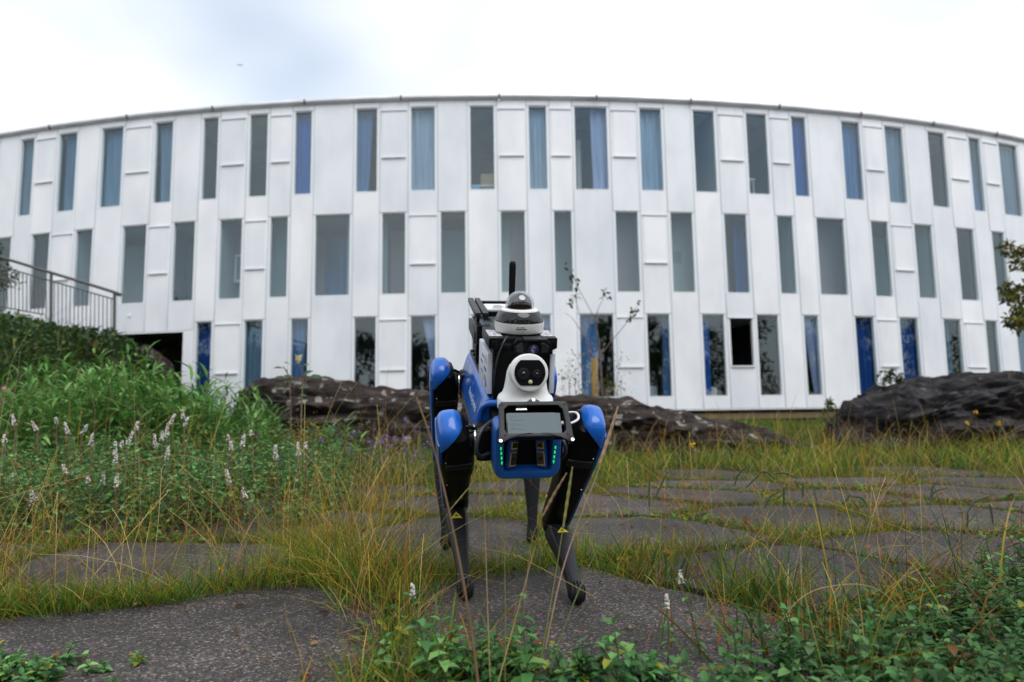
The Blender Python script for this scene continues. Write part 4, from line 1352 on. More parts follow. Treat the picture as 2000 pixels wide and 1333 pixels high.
# white payload plates
for s in (-1, 1):
    y = MB_Y + s * .098
    p = RG().box((.165, y, .192), (.255, .017, .128)).build('payload_plate', M['plate'], ROBOT, bevel=.003)
    yo = y + s * .0087
    r_, u_ = np.array([-s * 1.0, 0, 0]), np.array([0, 0, 1.0])
    ox = .165 + s * .12
    P0 = lambda u, v: np.array([ox - s * u, yo, .130 + v])
    text_mesh("ABB", .034, (P0(.168, .085), r_, u_), 'red_logo', M['red'], p)
    g = RG()
    for (u0, v0, ln, h_) in ((.165, .066, .06, .012), (.10, .095, .05, .008), (.06, .070, .06, .009), (.165, .040, .05, .005), (.155, .030, .06, .005), (.07, .040, .05, .005)):
        for q in np.arange(0, ln, .0055):
            c = P0(u0 + q, v0)
            g.box(c, (.0035, .0006, h_ * (.7 + .3 * math.sin(q * 900))))
    g.build('small_print', M['print_dark'], p)
    g = RG()
    a_ = P0(.205, .014)
    g.prism([a_, a_ + r_ * .018, a_ + r_ * .018 + u_ * .03, a_ + r_ * .012 + u_ * .03, a_ + r_ * .010 + u_ * .012, a_ + u_ * .012], (0, s * .0006, 0))
    g.prism([a_ + r_ * .022 + u_ * .004, a_ + r_ * .036 + u_ * .004, a_ + r_ * .030 + u_ * .024], (0, s * .0006, 0))
    g.build('blue_logo', M['print_blue'], p)
    g = RG()
    g.tube([(.03, y - s * .02, .125), (.10, y - s * .012, .165)], .011, 8)
    g.build('plate_strut', M['grey_dark'], ROBOT, smooth=True)

# computer, battery tray and radio behind the mast
RG().box((.085, MB_Y, .298), (.10, .150, .022)).build('control_unit', M['grey_dark'], ROBOT, bevel=.003)
RG().box((-.02, MB_Y - .004, .20), (.26, .150, .15)).build('payload_computer', M['black'], ROBOT, bevel=.006)
RG().box((-.30, .0, .165), (.20, .150, .09)).build('rear_battery_box', M['black'], ROBOT, bevel=.006)
RG().box((-.15, -.082, .225), (.012, .012, .20)).build('frame_post', M['black'], ROBOT)
RG().box((-.15, .082, .225), (.012, .012, .20)).build('frame_post', M['black'], ROBOT)
for y in (-.094, -.068, .088):
    RG().loft([[(x, y + dy, z + dz) for dy, dz in ((-.010, -.008), (.010, -.008), (.010, .010), (-.010, .010))] for x, z in ((-.345, .338), (-.02, .326))]).build('top_rail', M['grey_dark'], ROBOT, bevel=.002)
RG().loft([[(x, -.098 + dy, z + dz) for dy, dz in ((-.006, -.03), (.006, -.03), (.006, .012), (-.006, .012))] for x, z in ((-.30, .262), (-.05, .250))]).build('side_arm', M['grey_dark'], ROBOT, bevel=.002)
RG().box((-.05, -.09, .258), (.10, .02, .07)).build('cable_block', M['black'], ROBOT, bevel=.003)
RG().box((-.10, .01, .322), (.03, .16, .018)).build('cross_bar', M['black'], ROBOT, bevel=.002)
RG().box((-.31, .01, .330), (.03, .18, .020)).build('cross_bar', M['black'], ROBOT, bevel=.002)
rad = RG().box((-.22, .00, .318), (.15, .10, .028)).build('radio_unit', M['white'], ROBOT, bevel=.005)
g = RG()
for q in range(5): g.box((-.16 - .02 * q, .0, .3326), (.004, .06 - .008 * q, .0006))
g.build('radio_print', M['print_dark'], rad)
g = RG()
secs = [superell((-.10 - .03 * t, .034 + .004 * t, .325 + .185 * t), (0, 1, 0), (1, 0, 0), a_, b_, 3, 16) for t, a_, b_ in ((0, .010, .006), (.3, .0115, .006), (.8, .0125, .006), (.93, .0125, .006), (.985, .010, .005), (1, .006, .003))]
g.loft(secs).build('antenna', M['black'], ROBOT, smooth=True, sharp=50)


# ------------------------------------------------------------------ vegetation builders
def norm_rows(a):
    return a / (np.linalg.norm(a, axis=1, keepdims=True) + 1e-9)


class Veg:
    """many blades and leaves gathered into one mesh, each with its own colour"""

    def __init__(s):
        s.V, s.Q, s.T, s.C, s.n = [], [], [], [], 0

    def blades(s, base, h, w, az, lean, curve, c0, c1, seg=3, tipw=.08):
        N = len(base)
        if N == 0: return
        t = np.linspace(0, 1, seg + 1)
        d = np.stack([np.cos(az), np.sin(az), np.zeros(N)], 1)
        hor = lean[:, None] * t + curve[:, None] * t ** 2
        ver = t[None] * np.sqrt(np.clip(1 - (lean[:, None] * .6) ** 2, .05, 1)) - .5 * np.clip(curve, 0, 3)[:, None] * t ** 3 * .7
        P = base[:, None] + d[:, None] * (hor * h[:, None])[..., None]
        P[..., 2] += ver * h[:, None]
        fa = rng.uniform(0, math.pi, N)
        sd_ = np.stack([np.cos(fa), np.sin(fa), np.zeros(N)], 1)
        ww = (w[:, None] * ((1 - t) ** .6 * (1 - tipw) + tipw) * .5)
        A = P - sd_[:, None] * ww[..., None]
        B = P + sd_[:, None] * ww[..., None]
        V = np.stack([A, B], 2).reshape(N, -1, 3)
        k = 2 * (seg + 1)
        col = c0[:, None] * (1 - t)[None, :, None] + c1[:, None] * t[None, :, None]
        col = np.repeat(col, 2, axis=1)
        off = s.n + np.arange(N)[:, None] * k
        for q in range(seg):
            s.Q.append(np.concatenate([off + 2 * q, off + 2 * q + 1, off + 2 * q + 3, off + 2 * q + 2], 1))
        s.V.append(V.reshape(-1, 3)); s.C.append(col.reshape(-1, 3)); s.n += N * k

    def leaves(s, p, d, up, Ln, W, col, fold=.15, droop=.2, wide=.4):
        N = len(p)
        if N == 0: return
        d = norm_rows(d)
        sd_ = norm_rows(np.cross(d, up))
        nr = np.cross(sd_, d)
        Ln, W = Ln[:, None], W[:, None]

        def pt(t, side, lift):
            return p + d * Ln * t + sd_ * W * side + nr * (W * lift - Ln * droop * t * t)
        V = np.stack([pt(0, 0, 0), pt(wide * .75, -.46, fold), pt(wide * .75, 0, 0), pt(wide * .75, .46, fold), pt(.72, -.36, fold), pt(.72, 0, 0), pt(.72, .36, fold), pt(1, 0, .0)], 1)
        off = s.n + np.arange(N)[:, None] * 8
        for q in ((1, 2, 5, 4), (2, 3, 6, 5)): s.Q.append(np.concatenate([off + i for i in q], 1))
        for q in ((0, 2, 1), (0, 3, 2), (4, 5, 7), (5, 6, 7)): s.T.append(np.concatenate([off + i for i in q], 1))
        s.V.append(V.reshape(-1, 3)); s.C.append(np.repeat(col, 8, axis=0)); s.n += N * 8

    def blobs(s, p, r, col):
        """small octahedral grains (florets)"""
        N = len(p)
        o = np.array([(1, 0, 0), (-1, 0, 0), (0, 1, 0), (0, -1, 0), (0, 0, 1), (0, 0, -1)], float)
        V = p[:, None] + o[None] * r[:, None, None] * rng.uniform(.7, 1.3, (N, 6, 1))
        off = s.n + np.arange(N)[:, None] * 6
        for q in ((0, 2, 4), (2, 1, 4), (1, 3, 4), (3, 0, 4), (2, 0, 5), (1, 2, 5), (3, 1, 5), (0, 3, 5)): s.T.append(np.concatenate([off + i for i in q], 1))
        s.V.append(V.reshape(-1, 3)); s.C.append(np.repeat(col, 6, axis=0)); s.n += N * 6

    def build(s, name, mt, parent=None):
        F = []
        if s.Q: F.append(np.concatenate(s.Q))
        if s.T: F.append(np.concatenate(s.T))
        return np_mesh(name, np.concatenate(s.V), F, mt, parent, np.clip(np.concatenate(s.C), 0, 1))


def pick(n, table):
    """n colours drawn from (weight, rgb) rows with a little scatter"""
    wts = np.array([t[0] for t in table], float)
    idx = rng.choice(len(table), n, p=wts / wts.sum())
    c = np.array([t[1] for t in table])[idx]
    return np.clip(1.22 * c * rng.normal(1, .26, (n, 1)) * rng.normal(1, .06, (n, 3)), .004, 1)


GREEN, YGREEN, STRAW, RUST, OLIVE, DEEP = (.064, .138, .018), (.22, .26, .026), (.52, .39, .15), (.24, .085, .026), (.115, .125, .026), (.030, .085, .014)  # darkest green for blade feet, partly depth shade put into the colour
GOLD = (.40, .26, .03)


def scatter(n, x0, x1, y0, y1):
    return rng.uniform(x0, x1, n), rng.uniform(y0, y1, n)


def patchy(x, y, f=1.0, seed=0.0):
    return .5 + .25 * np.sin(x * 2.1 * f + seed) * np.cos(y * 1.7 * f - seed) + .25 * np.sin((x + y) * 3.7 * f + 2 * seed)


# short green and yellow grass in the joints between the slabs
g = Veg()
x, y = scatter(290000, -4.6, 5.0, 1.25, 6.5)
keep = (np.abs(x) < .78 * y + .35) & ~on_slab(x, y, .945) & (rng.uniform(0, 1, len(x)) < .35 + .65 * patchy(x, y, 1.3, 2))
x, y = x[keep], y[keep]
n = len(x)
base = np.column_stack([x, y, gz(x, y)])
h = (rng.gamma(4, .016, n) + .02) * (1 - .35 * sstep(3.0, 4.5, y)) * np.where(x > .2, .72, 1.0)
g.blades(base, h, rng.uniform(.0022, .0050, n) * (1 + .10 * y), rng.uniform(0, 6.28, n), rng.normal(.35, .3, n), rng.uniform(0, .7, n),
         pick(n, [(5, DEEP), (4, GREEN), (1.4, RUST)]), pick(n, [(6, GREEN), (4.5, YGREEN), (1.2, GOLD), (.9, STRAW), (.9, RUST)]))
grass = g.build('joint_grass', M['plant'])
tag(grass, 'short green and yellow grass growing between the concrete slabs', 'grass', kind='stuff')

# broader clumps near the slab edges and low leafy weeds
g = Veg()
for (px, py, cnt, hh, sp, warm) in ((60, 1186, 1500, .075, .301, .1), (260, 1184, 1500, .07, .261, .15), (450, 1180, 1300, .07, .221, .25), (640, 1145, 900, .15, .18, .7), (690, 1110, 700, .18, .16, .8), (560, 1160, 600, .13, .2, .6), (800, 1125, 250, .08, .15, .3), (840, 1160, 350, .08, .15, .2),
                                    (960, 1075, 500, .07, .2, .2), (1010, 1110, 700, .07, .25, .1), (1180, 1098, 600, .08, .16, .3), (1260, 1068, 400, .08, .16, .5), (1330, 1118, 380, .09, .12, .4), (1480, 1170, 260, .13, .07, .4), (900, 1260, 260, .08, .12, .1),
                                    (1500, 1050, 300, .07, .25, .6), (1620, 1045, 300, .07, .25, .7), (980, 1010, 400, .08, .18, .1), (1000, 1310, 260, .07, .12, .1), (860, 1330, 260, .08, .12, .1), (1850, 1030, 300, .07, .4, .6)):
    c = on_ground(px, py)
    x = rng.normal(c[0], sp, cnt); y = rng.normal(c[1], sp * (.22 if sp in (.301, .261, .221) else .5), cnt)
    k = ~on_slab(x, y, .80)
    x, y = x[k], y[k]; m = len(x)
    h = np.abs(rng.normal(hh, hh * .4, m)) + .02
    g.blades(np.column_stack([x, y, gz(x, y)]), h, rng.uniform(.0025, .0055, m), rng.uniform(0, 6.28, m), rng.normal(.3, .3, m), rng.uniform(0, .8, m),
             pick(m, [(4, DEEP), (3, GREEN), (warm * 2, GOLD)]), pick(m, [(4 - 2 * warm, GREEN), (2 + 2 * warm, YGREEN), (2 * warm, GOLD), (1.2 * warm, STRAW), (.5, RUST)]))
tag(g.build('grass_clumps', M['plant']), 'thicker grass clumps along the slab edges around the robot', 'grass', kind='stuff')

# broad weeds, clover and dead leaves in the joints
g = Veg()
x, y = scatter(60000, -4, 4.5, 1.3, 6.0)
k = ~on_slab(x, y, .93) & (patchy(x, y, 1.1, 7) > .55) & (np.abs(x) < .8 * y + .3)
x, y = x[k][:3600], y[k][:3600]; m = len(x)
a = rng.uniform(0, 6.28, m); el = rng.normal(.35, .3, m)
d = np.column_stack([np.cos(a) * np.cos(el), np.sin(a) * np.cos(el), np.sin(el)])
ln = rng.uniform(.02, .06, m)
g.leaves(np.column_stack([x, y, gz(x, y) + rng.uniform(.01, .05, m)]), d, np.tile([0, 0, 1.0], (m, 1)) + rng.normal(0, .2, (m, 3)), ln, ln * rng.uniform(.18, .6, m), pick(m, [(4, (.05, .13, .03)), (3, (.08, .17, .03)), (1, YGREEN), (1.0, RUST), (.5, GOLD)]), fold=.2, droop=.3)
x, y = scatter(900, -3, 3.6, 1.4, 5.5)
m = len(x)
a = rng.uniform(0, 6.28, m)
ln = rng.uniform(.012, .035, m)
g.leaves(np.column_stack([x, y, np.full(m, .005)]), np.column_stack([np.cos(a), np.sin(a), rng.uniform(0, .2, m)]), np.tile([0, 0, 1.0], (m, 1)) + rng.normal(0, .3, (m, 3)), ln, ln * .5, pick(m, [(3, (.14, .06, .03)), (2, (.24, .14, .06)), (1, (.06, .04, .03))]), fold=.3, droop=.1)
tag(g.build('low_weeds', M['plant']), 'low broad-leaved weeds and dead leaves in the slab joints', 'weeds', kind='stuff')

# thin dry stalks standing above everything
g = Veg()


def stalks(cnt, x0, x1, y0, y1, hh, warm=1.0, wid=.0019, avoid=True, bend=.5):
    x, y = scatter(cnt, x0, x1, y0, y1)
    if avoid:
        k = ~on_slab(x, y, .86); x, y = x[k], y[k]
    m = len(x)
    h = np.abs(rng.normal(hh, hh * .33, m)) + .05
    g.blades(np.column_stack([x, y, gz(x, y)]), h, rng.uniform(.6, 1.3, m) * wid * (1 + .12 * y), rng.uniform(0, 6.28, m), rng.normal(.25, .35, m), np.abs(rng.normal(0, bend, m)),
             pick(m, [(3, OLIVE), (2, GOLD), (2, RUST), (1, GREEN)]), pick(m, [(3, STRAW), (2, GOLD), (1.5, RUST), (1.5, OLIVE)]), seg=5, tipw=.5)


stalks(900, -2.9, -.45, 2.2, 3.4, .32)
stalks(1000, -3.6, -.6, 3.3, 5.2, .50)
stalks(480, -.95, .1, 2.4, 4.8, .32)
stalks(400, -1.6, -.2, 1.9, 2.4, .26)
stalks(560, .2, 2.6, 2.2, 4.2, .30)
stalks(750, .8, 4.2, 3.2, 6.0, .34)
stalks(200, .9, 2.2, 1.6, 2.4, .32)
stalks(320, -.6, .9, 1.35, 2.0, .16)
tag(g.build('dry_grass_stalks', M['plant']), 'thin straw-coloured stalks standing among the slabs and weeds', 'grass', kind='stuff')

# fallen straw and needles lying on the slabs
g = Veg()
x, y = scatter(2600, -2.4, 3.0, 1.35, 4.5)
edge = on_slab(x, y, 1.05) & ~on_slab(x, y, .80)
k = edge | (rng.uniform(0, 1, len(x)) < .10)
x, y = x[k], y[k]; m = len(x)
ln = rng.uniform(.03, .16, m)
a = rng.uniform(0, 6.28, m)
V0 = np.column_stack([x, y, np.full(m, .004)])
d = np.column_stack([np.cos(a), np.sin(a), rng.normal(0, .02, m)])
sd_ = np.column_stack([-np.sin(a), np.cos(a), np.zeros(m)]) * rng.uniform(.0008, .0016, m)[:, None]
mid = V0 + d * (ln * .5)[:, None] + sd_ * rng.normal(0, 9, m)[:, None] + np.array([0, 0, .003])
end = V0 + d * ln[:, None]
VV = np.stack([V0 - sd_, V0 + sd_, mid - sd_, mid + sd_, end - sd_ * .5, end + sd_ * .5], 1).reshape(-1, 3)
off = np.arange(m)[:, None] * 6
Q = np.concatenate([np.concatenate([off, off + 1, off + 3, off + 2], 1), np.concatenate([off + 2, off + 3, off + 5, off + 4], 1)])
litter = np_mesh('straw_litter', VV, [Q], M['plant'], colors=np.repeat(pick(m, [(4, (.16, .07, .035)), (2, (.26, .16, .07)), (1, (.09, .045, .03))]), 6, axis=0))
tag(litter, 'dead brown straw lying on the concrete slabs', 'straw', kind='stuff')

# matted dead thatch in the joints
g = Veg()
x, y = scatter(90000, -4, 4.6, 1.3, 6.3)
k = ~on_slab(x, y, .95) & (np.abs(x) < .8 * y + .3)
x, y = x[k][:7000], y[k][:7000]; m = len(x)
g.blades(np.column_stack([x, y, gz(x, y) + rng.uniform(.005, .035, m)]), rng.uniform(.04, .13, m), rng.uniform(.0015, .004, m), rng.uniform(0, 6.28, m), rng.normal(1.15, .25, m), rng.uniform(0, .25, m),
         pick(m, [(2, (.10, .05, .025)), (2, (.20, .13, .05)), (1, (.05, .03, .02))]), pick(m, [(2, (.16, .08, .035)), (2, (.30, .21, .09)), (1, (.07, .045, .03))]), seg=3, tipw=.4)
tag(g.build('dead_thatch', M['plant']), 'matted dead grass lying in the slab joints', 'dead grass', kind='stuff')

# the meadow beyond the slabs, up to the building
g = Veg()
x, y = scatter(112000, -10, 15, 5.3, 18.6)
k = (np.abs(x) < 1.0 * y + .6) & (rng.uniform(0, 1, len(x)) < np.clip(7.5 / y, .28, 1)) & ~on_slab(x, y, 1.0)
x, y = x[k], y[k]; m = len(x)
pt_ = patchy(x, y, .45, 1)
h = np.abs(rng.normal(.20, .08, m)) * (.55 + .8 * pt_) * np.where(y > 12, .8, 1.0) * np.where((x > .5) & (y > 9), .7, 1)
near = 1 - sstep(6.5, 10.5, y)
c1 = pick(m, [(5, GREEN), (4, YGREEN), (1.6, GOLD), (.8, STRAW), (1, RUST)])
cg = pick(m, [(5, (.050, .125, .022)), (3, (.085, .17, .03)), (1.0, YGREEN), (.8, (.16, .08, .03))])
c1 = np.where((rng.uniform(0, 1, m) < near * .75)[:, None], c1 * 1.3, cg)
g.blades(np.column_stack([x, y, gz(x, y)]), h, rng.uniform(.004, .008, m) * (.6 + .11 * y), rng.uniform(0, 6.28, m), rng.normal(.3, .3, m), rng.uniform(0, .8, m), pick(m, [(3, DEEP), (1, GREEN)]), c1)
# flowering stalks over the meadow
x, y = scatter(2600, -3.5, 9, 5.5, 12.5)
m = len(x)
g.blades(np.column_stack([x, y, gz(x, y)]), np.abs(rng.normal(.42, .12, m)), rng.uniform(.003, .005, m) * (.5 + .08 * y), rng.uniform(0, 6.28, m), rng.normal(.25, .3, m), np.abs(rng.normal(0, .5, m)),
         pick(m, [(3, OLIVE), (2, GOLD)]), pick(m, [(3, STRAW), (2, RUST), (2, GOLD)]), seg=4, tipw=.4)
tag(g.build('meadow_grass', M['plant']), 'rough green and yellow meadow grass below the building', 'grass', kind='stuff')

MINT = [(4, (.055, .155, .042)), (3, (.085, .210, .058)), (1.8, (.14, .275, .085)), (1, (.034, .095, .028)), (.6, (.20, .22, .03)), (.25, (.16, .09, .03))]


def mint_mass(name, label, xs_, ys_, hh, leaf, wid=1.0, tone=1.0):
    """dense stand of stems with opposite pairs of round leaves"""
    g = Veg()
    m = len(xs_)
    h = np.abs(rng.normal(1, .18, m)) * hh
    z0 = gz(xs_, ys_)
    az = rng.uniform(0, 6.28, m)
    lean = rng.normal(.25, .15, m)
    dirv = np.column_stack([np.cos(az) * lean, np.sin(az) * lean, np.ones(m)])
    g.blades(np.column_stack([xs_, ys_, z0]), h, np.full(m, .0045), az, lean, np.zeros(m), pick(m, [(2, (.06, .075, .03)), (1, (.10, .06, .03))]), pick(m, [(1, (.07, .12, .05))]), seg=2, tipw=.6)
    for lv in range(9):
        t = .18 + .82 * lv / 8
        rot = rng.uniform(0, 6.28, m) if lv == 0 else rot + 1.57 + rng.normal(0, .2, m)
        sz = leaf * (1.05 - .45 * t) * rng.uniform(.75, 1.25, m)
        pos = np.column_stack([xs_, ys_, z0]) + dirv * (h * t)[:, None] * np.array([1, 1, .97])
        c = pick(m, MINT) * tone
        for sgn in (0, math.pi):
            a = rot + sgn
            el = rng.normal(.15, .28, m) + .5 * (t > .9)
            d = np.column_stack([np.cos(a) * np.cos(el), np.sin(a) * np.cos(el), np.sin(el)])
            g.leaves(pos, d, np.tile([0, 0, 1.0], (m, 1)) + rng.normal(0, .15, (m, 3)), sz, sz * .72 * wid, c * rng.normal(1, .1, (m, 1)), fold=.22, droop=.22)
    o = g.build(name, M['plant_glossy'])
    tag(o, label, 'ground cover', kind='stuff')
    return o


# broad grass blades and dark dead stems at the lower right
g = Veg()
for (px, py, cnt, hh, sp) in ((1480, 1165, 50, .15, .07), (1400, 1250, 22, .14, .10), (1560, 1240, 30, .16, .14), (1480, 1290, 20, .15, .10), (1700, 1240, 60, .20, .2), (1850, 1210, 60, .22, .2), (1640, 1300, 40, .18, .12), (1260, 1100, 40, .14, .1), (1350, 1120, 50, .14, .1), (880, 1300, 40, .14, .06), (960, 1290, 40, .12, .07)):
    c = on_ground(px, py)
    x = rng.normal(c[0], sp, cnt); y = rng.normal(c[1], sp * .5, cnt)
    g.blades(np.column_stack([x, y, gz(x, y)]), np.abs(rng.normal(hh, hh * .3, cnt)), rng.uniform(.005, .010, cnt), rng.uniform(0, 6.28, cnt), rng.normal(.4, .3, cnt), rng.uniform(0, .7, cnt), pick(cnt, [(3, DEEP), (1, RUST)]), pick(cnt, [(4, (.045, .13, .03)), (1, GOLD), (1.5, RUST), (1, GREEN)]), seg=5)
x, y = scatter(190, .75, 2.6, 1.55, 2.6)
m = len(x)
g.blades(np.column_stack([x, y, gz(x, y) + .02]), rng.uniform(.15, .42, m), rng.uniform(.0016, .0032, m), rng.uniform(0, 6.28, m), rng.normal(.7, .35, m), np.abs(rng.normal(.1, .3, m)), pick(m, [(1, (.05, .025, .015))]), pick(m, [(2, (.09, .045, .03)), (1, (.22, .13, .08)), (1, (.03, .035, .02))]), seg=5, tipw=.4)
tag(g.build('coarse_grass', M['plant']), 'coarse grass blades and dead brown stems among the right-hand slabs', 'grass', kind='stuff')

# the big patch on the left
P = np.array([on_ground(*p)[:2] for p in ((-260, 1075), (60, 1062), (230, 1046), (420, 1040), (520, 1034), (640, 1020), (690, 985), (680, 940), (560, 915), (300, 905), (0, 905), (-300, 920))])
x, y = scatter(12000, P[:, 0].min(), P[:, 0].max(), P[:, 1].min(), P[:, 1].max())
k = in_poly(x, y, P) & (patchy(x, y, .9, 4) > .16)
x, y = x[k][:3600], y[k][:3600]
hh = .30 + .10 * patchy(x, y, .7, 1) - .14 * sstep(-1.4, -.9, x) + .06 * sstep(4, 5, y)
mint_mass('mint_patch', 'dense patch of small round-leaved mint on the left of the slabs', x, y, hh, .047)
# the near patch at the lower right, corner shade put into its leaf colour
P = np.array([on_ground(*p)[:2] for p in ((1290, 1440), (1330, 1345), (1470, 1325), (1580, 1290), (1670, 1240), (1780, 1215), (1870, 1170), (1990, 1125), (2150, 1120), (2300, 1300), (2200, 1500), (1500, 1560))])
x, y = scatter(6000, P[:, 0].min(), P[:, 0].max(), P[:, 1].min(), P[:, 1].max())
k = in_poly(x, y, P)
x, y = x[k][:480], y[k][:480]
mint_mass('mint_patch', 'shade-toned mint spreading over the near slabs at lower right', x, y, (.07 + .06 * patchy(x, y, 2, 2) + .05 * sstep(.9, 1.7, x)) * rng.uniform(.5, 1.4, len(x)) * .85, .036, 1.0, .70)
x = rng.normal(on_ground(60, 1320)[0], .10, 60); y = rng.normal(on_ground(60, 1320)[1], .06, 60)
mint_mass('mint_patch', 'small shaded mint tuft at the lower left corner slab', x, y, .05, .03)

c = on_ground(950, 1318)
x = np.concatenate([rng.normal(c[0], .09, 46), rng.normal(on_ground(1200, 1330)[0], .06, 24)]); y = np.concatenate([rng.normal(c[1], .05, 46), rng.normal(on_ground(1200, 1330)[1], .03, 24)])
mint_mass('mint_patch', 'loose mint and weeds at the bottom centre before the robot', x, y, rng.uniform(.04, .11, len(x)), .034, 1.0, .9)

# white flower spikes standing out of the mint
for spike_no, (px, py, dep) in enumerate(sorted(((22, 812, 4.2), (8, 850, 3.9), (60, 826, 4.2), (108, 818, 4.4), (125, 828, 4.3), (174, 833, 4.1), (182, 848, 4.0), (226, 865, 4.0), (239, 864, 4.0), (270, 825, 4.2), (262, 846, 4.1), (300, 850, 4.1), (318, 845, 4.1), (328, 830, 4.2),
                      (354, 803, 4.3), (345, 812, 4.3), (368, 818, 4.3), (446, 852, 4.0), (450, 864, 4.0), (487, 842, 3.9), (478, 850, 3.9), (534, 875, 3.9), (540, 870, 3.9), (582, 866, 3.9), (598, 866, 3.9), (172, 930, 3.6), (204, 928, 3.6), (230, 925, 3.6), (470, 955, 3.5), (440, 918, 3.7),
                      (62, 958, 3.6), (70, 962, 3.6), (25, 925, 3.7), (330, 874, 4.0), (228, 888, 3.9), (122, 910, 3.8))), 1):
    tip = at(px, py - 8, dep)
    f = thing('flowering_mint', f'{ORD[spike_no]} white mint flower spike from the left edge of the leafy patch', 'flower', (tip[0], tip[1], float(gz(tip[0], tip[1]))), 'white flower spikes in the mint')
    lenh = rng.uniform(.03, .085)
    lx, ly = rng.normal(0, .25, 2)
    dirv = np.array([lx, ly * .4, 1.0]); dirv /= np.linalg.norm(dirv)
    foot = tip - dirv * (lenh + .02)
    b0 = np.array([foot[0] - lx * .05, foot[1], float(gz(foot[0], foot[1]))])
    v = Veg()
    bb = np.array([b0, b0])
    G_ = G().tube([b0, (b0 + foot) / 2 + np.array([.01, 0, 0]), foot, tip - dirv * .01], [.0028, .0026, .0022, .0014], 5)
    G_.build('stem', M['bark_red'], f)
    m = int(lenh * 850)
    t = rng.uniform(0, 1, m)
    an = rng.uniform(0, 6.28, m)
    rr = .0115 * (1 - .6 * t)
    pp = foot + dirv * (lenh * t)[:, None] + np.column_stack([np.cos(an) * rr, np.sin(an) * rr, rng.normal(0, .002, m)])
    v.blobs(pp, rng.uniform(.0034, .0056, m), pick(m, [(6, (.78, .74, .70)), (2, (.66, .58, .54)), (.6, (.40, .30, .26))]))
    o = v.build('flower_spike', M['plant'], f)
    o["kind"] = 'stuff'

# tall lance-leaved weeds behind the mint
def lance_mass(name, label, xs_, ys_, hh, leaf, levels=13, kind='stuff'):
    g = Veg()
    m = len(xs_)
    h = np.abs(rng.normal(1, .14, m)) * hh
    z0 = gz(xs_, ys_)
    az = rng.uniform(0, 6.28, m)
    lean = np.abs(rng.normal(.12, .1, m))
    dirv = np.column_stack([np.cos(az) * lean, np.sin(az) * lean, np.ones(m)])
    g.blades(np.column_stack([xs_, ys_, z0]), h, np.full(m, .010), az, lean, np.zeros(m), pick(m, [(1, (.05, .08, .02))]), pick(m, [(1, (.07, .14, .03))]), seg=2, tipw=.6)
    rot = rng.uniform(0, 6.28, m)
    for lv in range(levels):
        t = .25 + .75 * lv / (levels - 1)
        rot = rot + 2.4
        pos = np.column_stack([xs_, ys_, z0]) + dirv * (h * t)[:, None]
        el = rng.normal(.55, .22, m) + .45 * (t > .9)
        d = np.column_stack([np.cos(rot) * np.cos(el), np.sin(rot) * np.cos(el), np.sin(el)])
        sz = leaf * rng.uniform(.75, 1.25, m) * (1.1 - .45 * t)
        g.leaves(pos, d, np.tile([0, 0, 1.0], (m, 1)) + rng.normal(0, .1, (m, 3)), sz, sz * .20, pick(m, [(4, (.085, .20, .040)), (3, (.055, .145, .028)), (2, (.14, .27, .07)), (.6, (.20, .30, .10))]), fold=.25, droop=.45, wide=.45)
    o = g.build(name, M['plant_glossy'])
    if kind == 'stuff': tag(o, label, 'weeds', kind='stuff')
    return o


P = np.array([[-4.9, 6.2], [-3.9, 5.6], [-2.75, 5.6], [-2.35, 6.0], [-2.3, 6.9], [-2.9, 7.6], [-4.6, 8.3], [-5.6, 8.2]])
x, y = scatter(2400, -5.8, -2.2, 5.5, 8.4)
k = in_poly(x, y, P)
x, y = x[k][:640], y[k][:640]
hh = .70 + .34 * patchy(x, y, .8, 3) - .22 * sstep(-3.2, -2.3, x) - .15 * sstep(-4.6, -5.4, -(-x)) * 0
mass = lance_mass('tall_weeds', 'bright green bed of tall lance-leaved weeds before the bank', x, y, hh, .20)
for (px, py, dep, hgt, lab) in ((672, 835, 6.2, .42, 'green lance-leaved weed growing in front of the brown rock'), (632, 850, 6.0, .36, 'smaller lance-leaved weed next to the yellowish flower stem'), (395, 715, 5.8, .85, 'tallest lance-leaved weed standing at the edge of the bed')):
    c = at(px, py, dep)
    f = thing('lance_leaf_weed', lab, 'weed', (c[0], c[1], float(gz(c[0], c[1]))))
    xx = np.array([c[0] + q for q in rng.normal(0, .05, 4)]); yy = np.array([c[1] + q for q in rng.normal(0, .04, 4)])
    hz = np.full(4, hgt + .1)
    o = lance_mass('leaves', '', xx, yy, hz, .24, 9, None)
    o.parent = f
    o.location = ORIGIN[o.name] - ORIGIN[f.name]
    o["kind"] = 'stuff'

# purple-flowered weeds in front of the rock
g = Veg()
x, y = scatter(240, -2.0, -.55, 5.3, 7.2)
m = len(x)
h = np.abs(rng.normal(.34, .08, m))
az = rng.uniform(0, 6.28, m); lean = np.abs(rng.normal(.15, .12, m))
g.blades(np.column_stack([x, y, gz(x, y)]), h, np.full(m, .006), az, lean, np.zeros(m), pick(m, [(1, (.05, .08, .03))]), pick(m, [(1, (.09, .12, .06))]), seg=2, tipw=.5)
for lv in range(7):
    a = rng.uniform(0, 6.28, m)
    pos = np.column_stack([x + np.cos(az) * lean * h * (.2 + .12 * lv), y + np.sin(az) * lean * h * (.2 + .12 * lv), gz(x, y) + h * (.2 + .12 * lv)])
    d = np.column_stack([np.cos(a), np.sin(a), np.full(m, .35)])
    g.leaves(pos, d, np.tile([0, 0, 1.0], (m, 1)), rng.uniform(.05, .10, m), rng.uniform(.008, .014, m), pick(m, [(2, (.06, .11, .05)), (1, (.10, .15, .08))]))
tops = np.column_stack([x + np.cos(az) * lean * h, y + np.sin(az) * lean * h, gz(x, y) + h])[rng.uniform(0, 1, m) < .42]
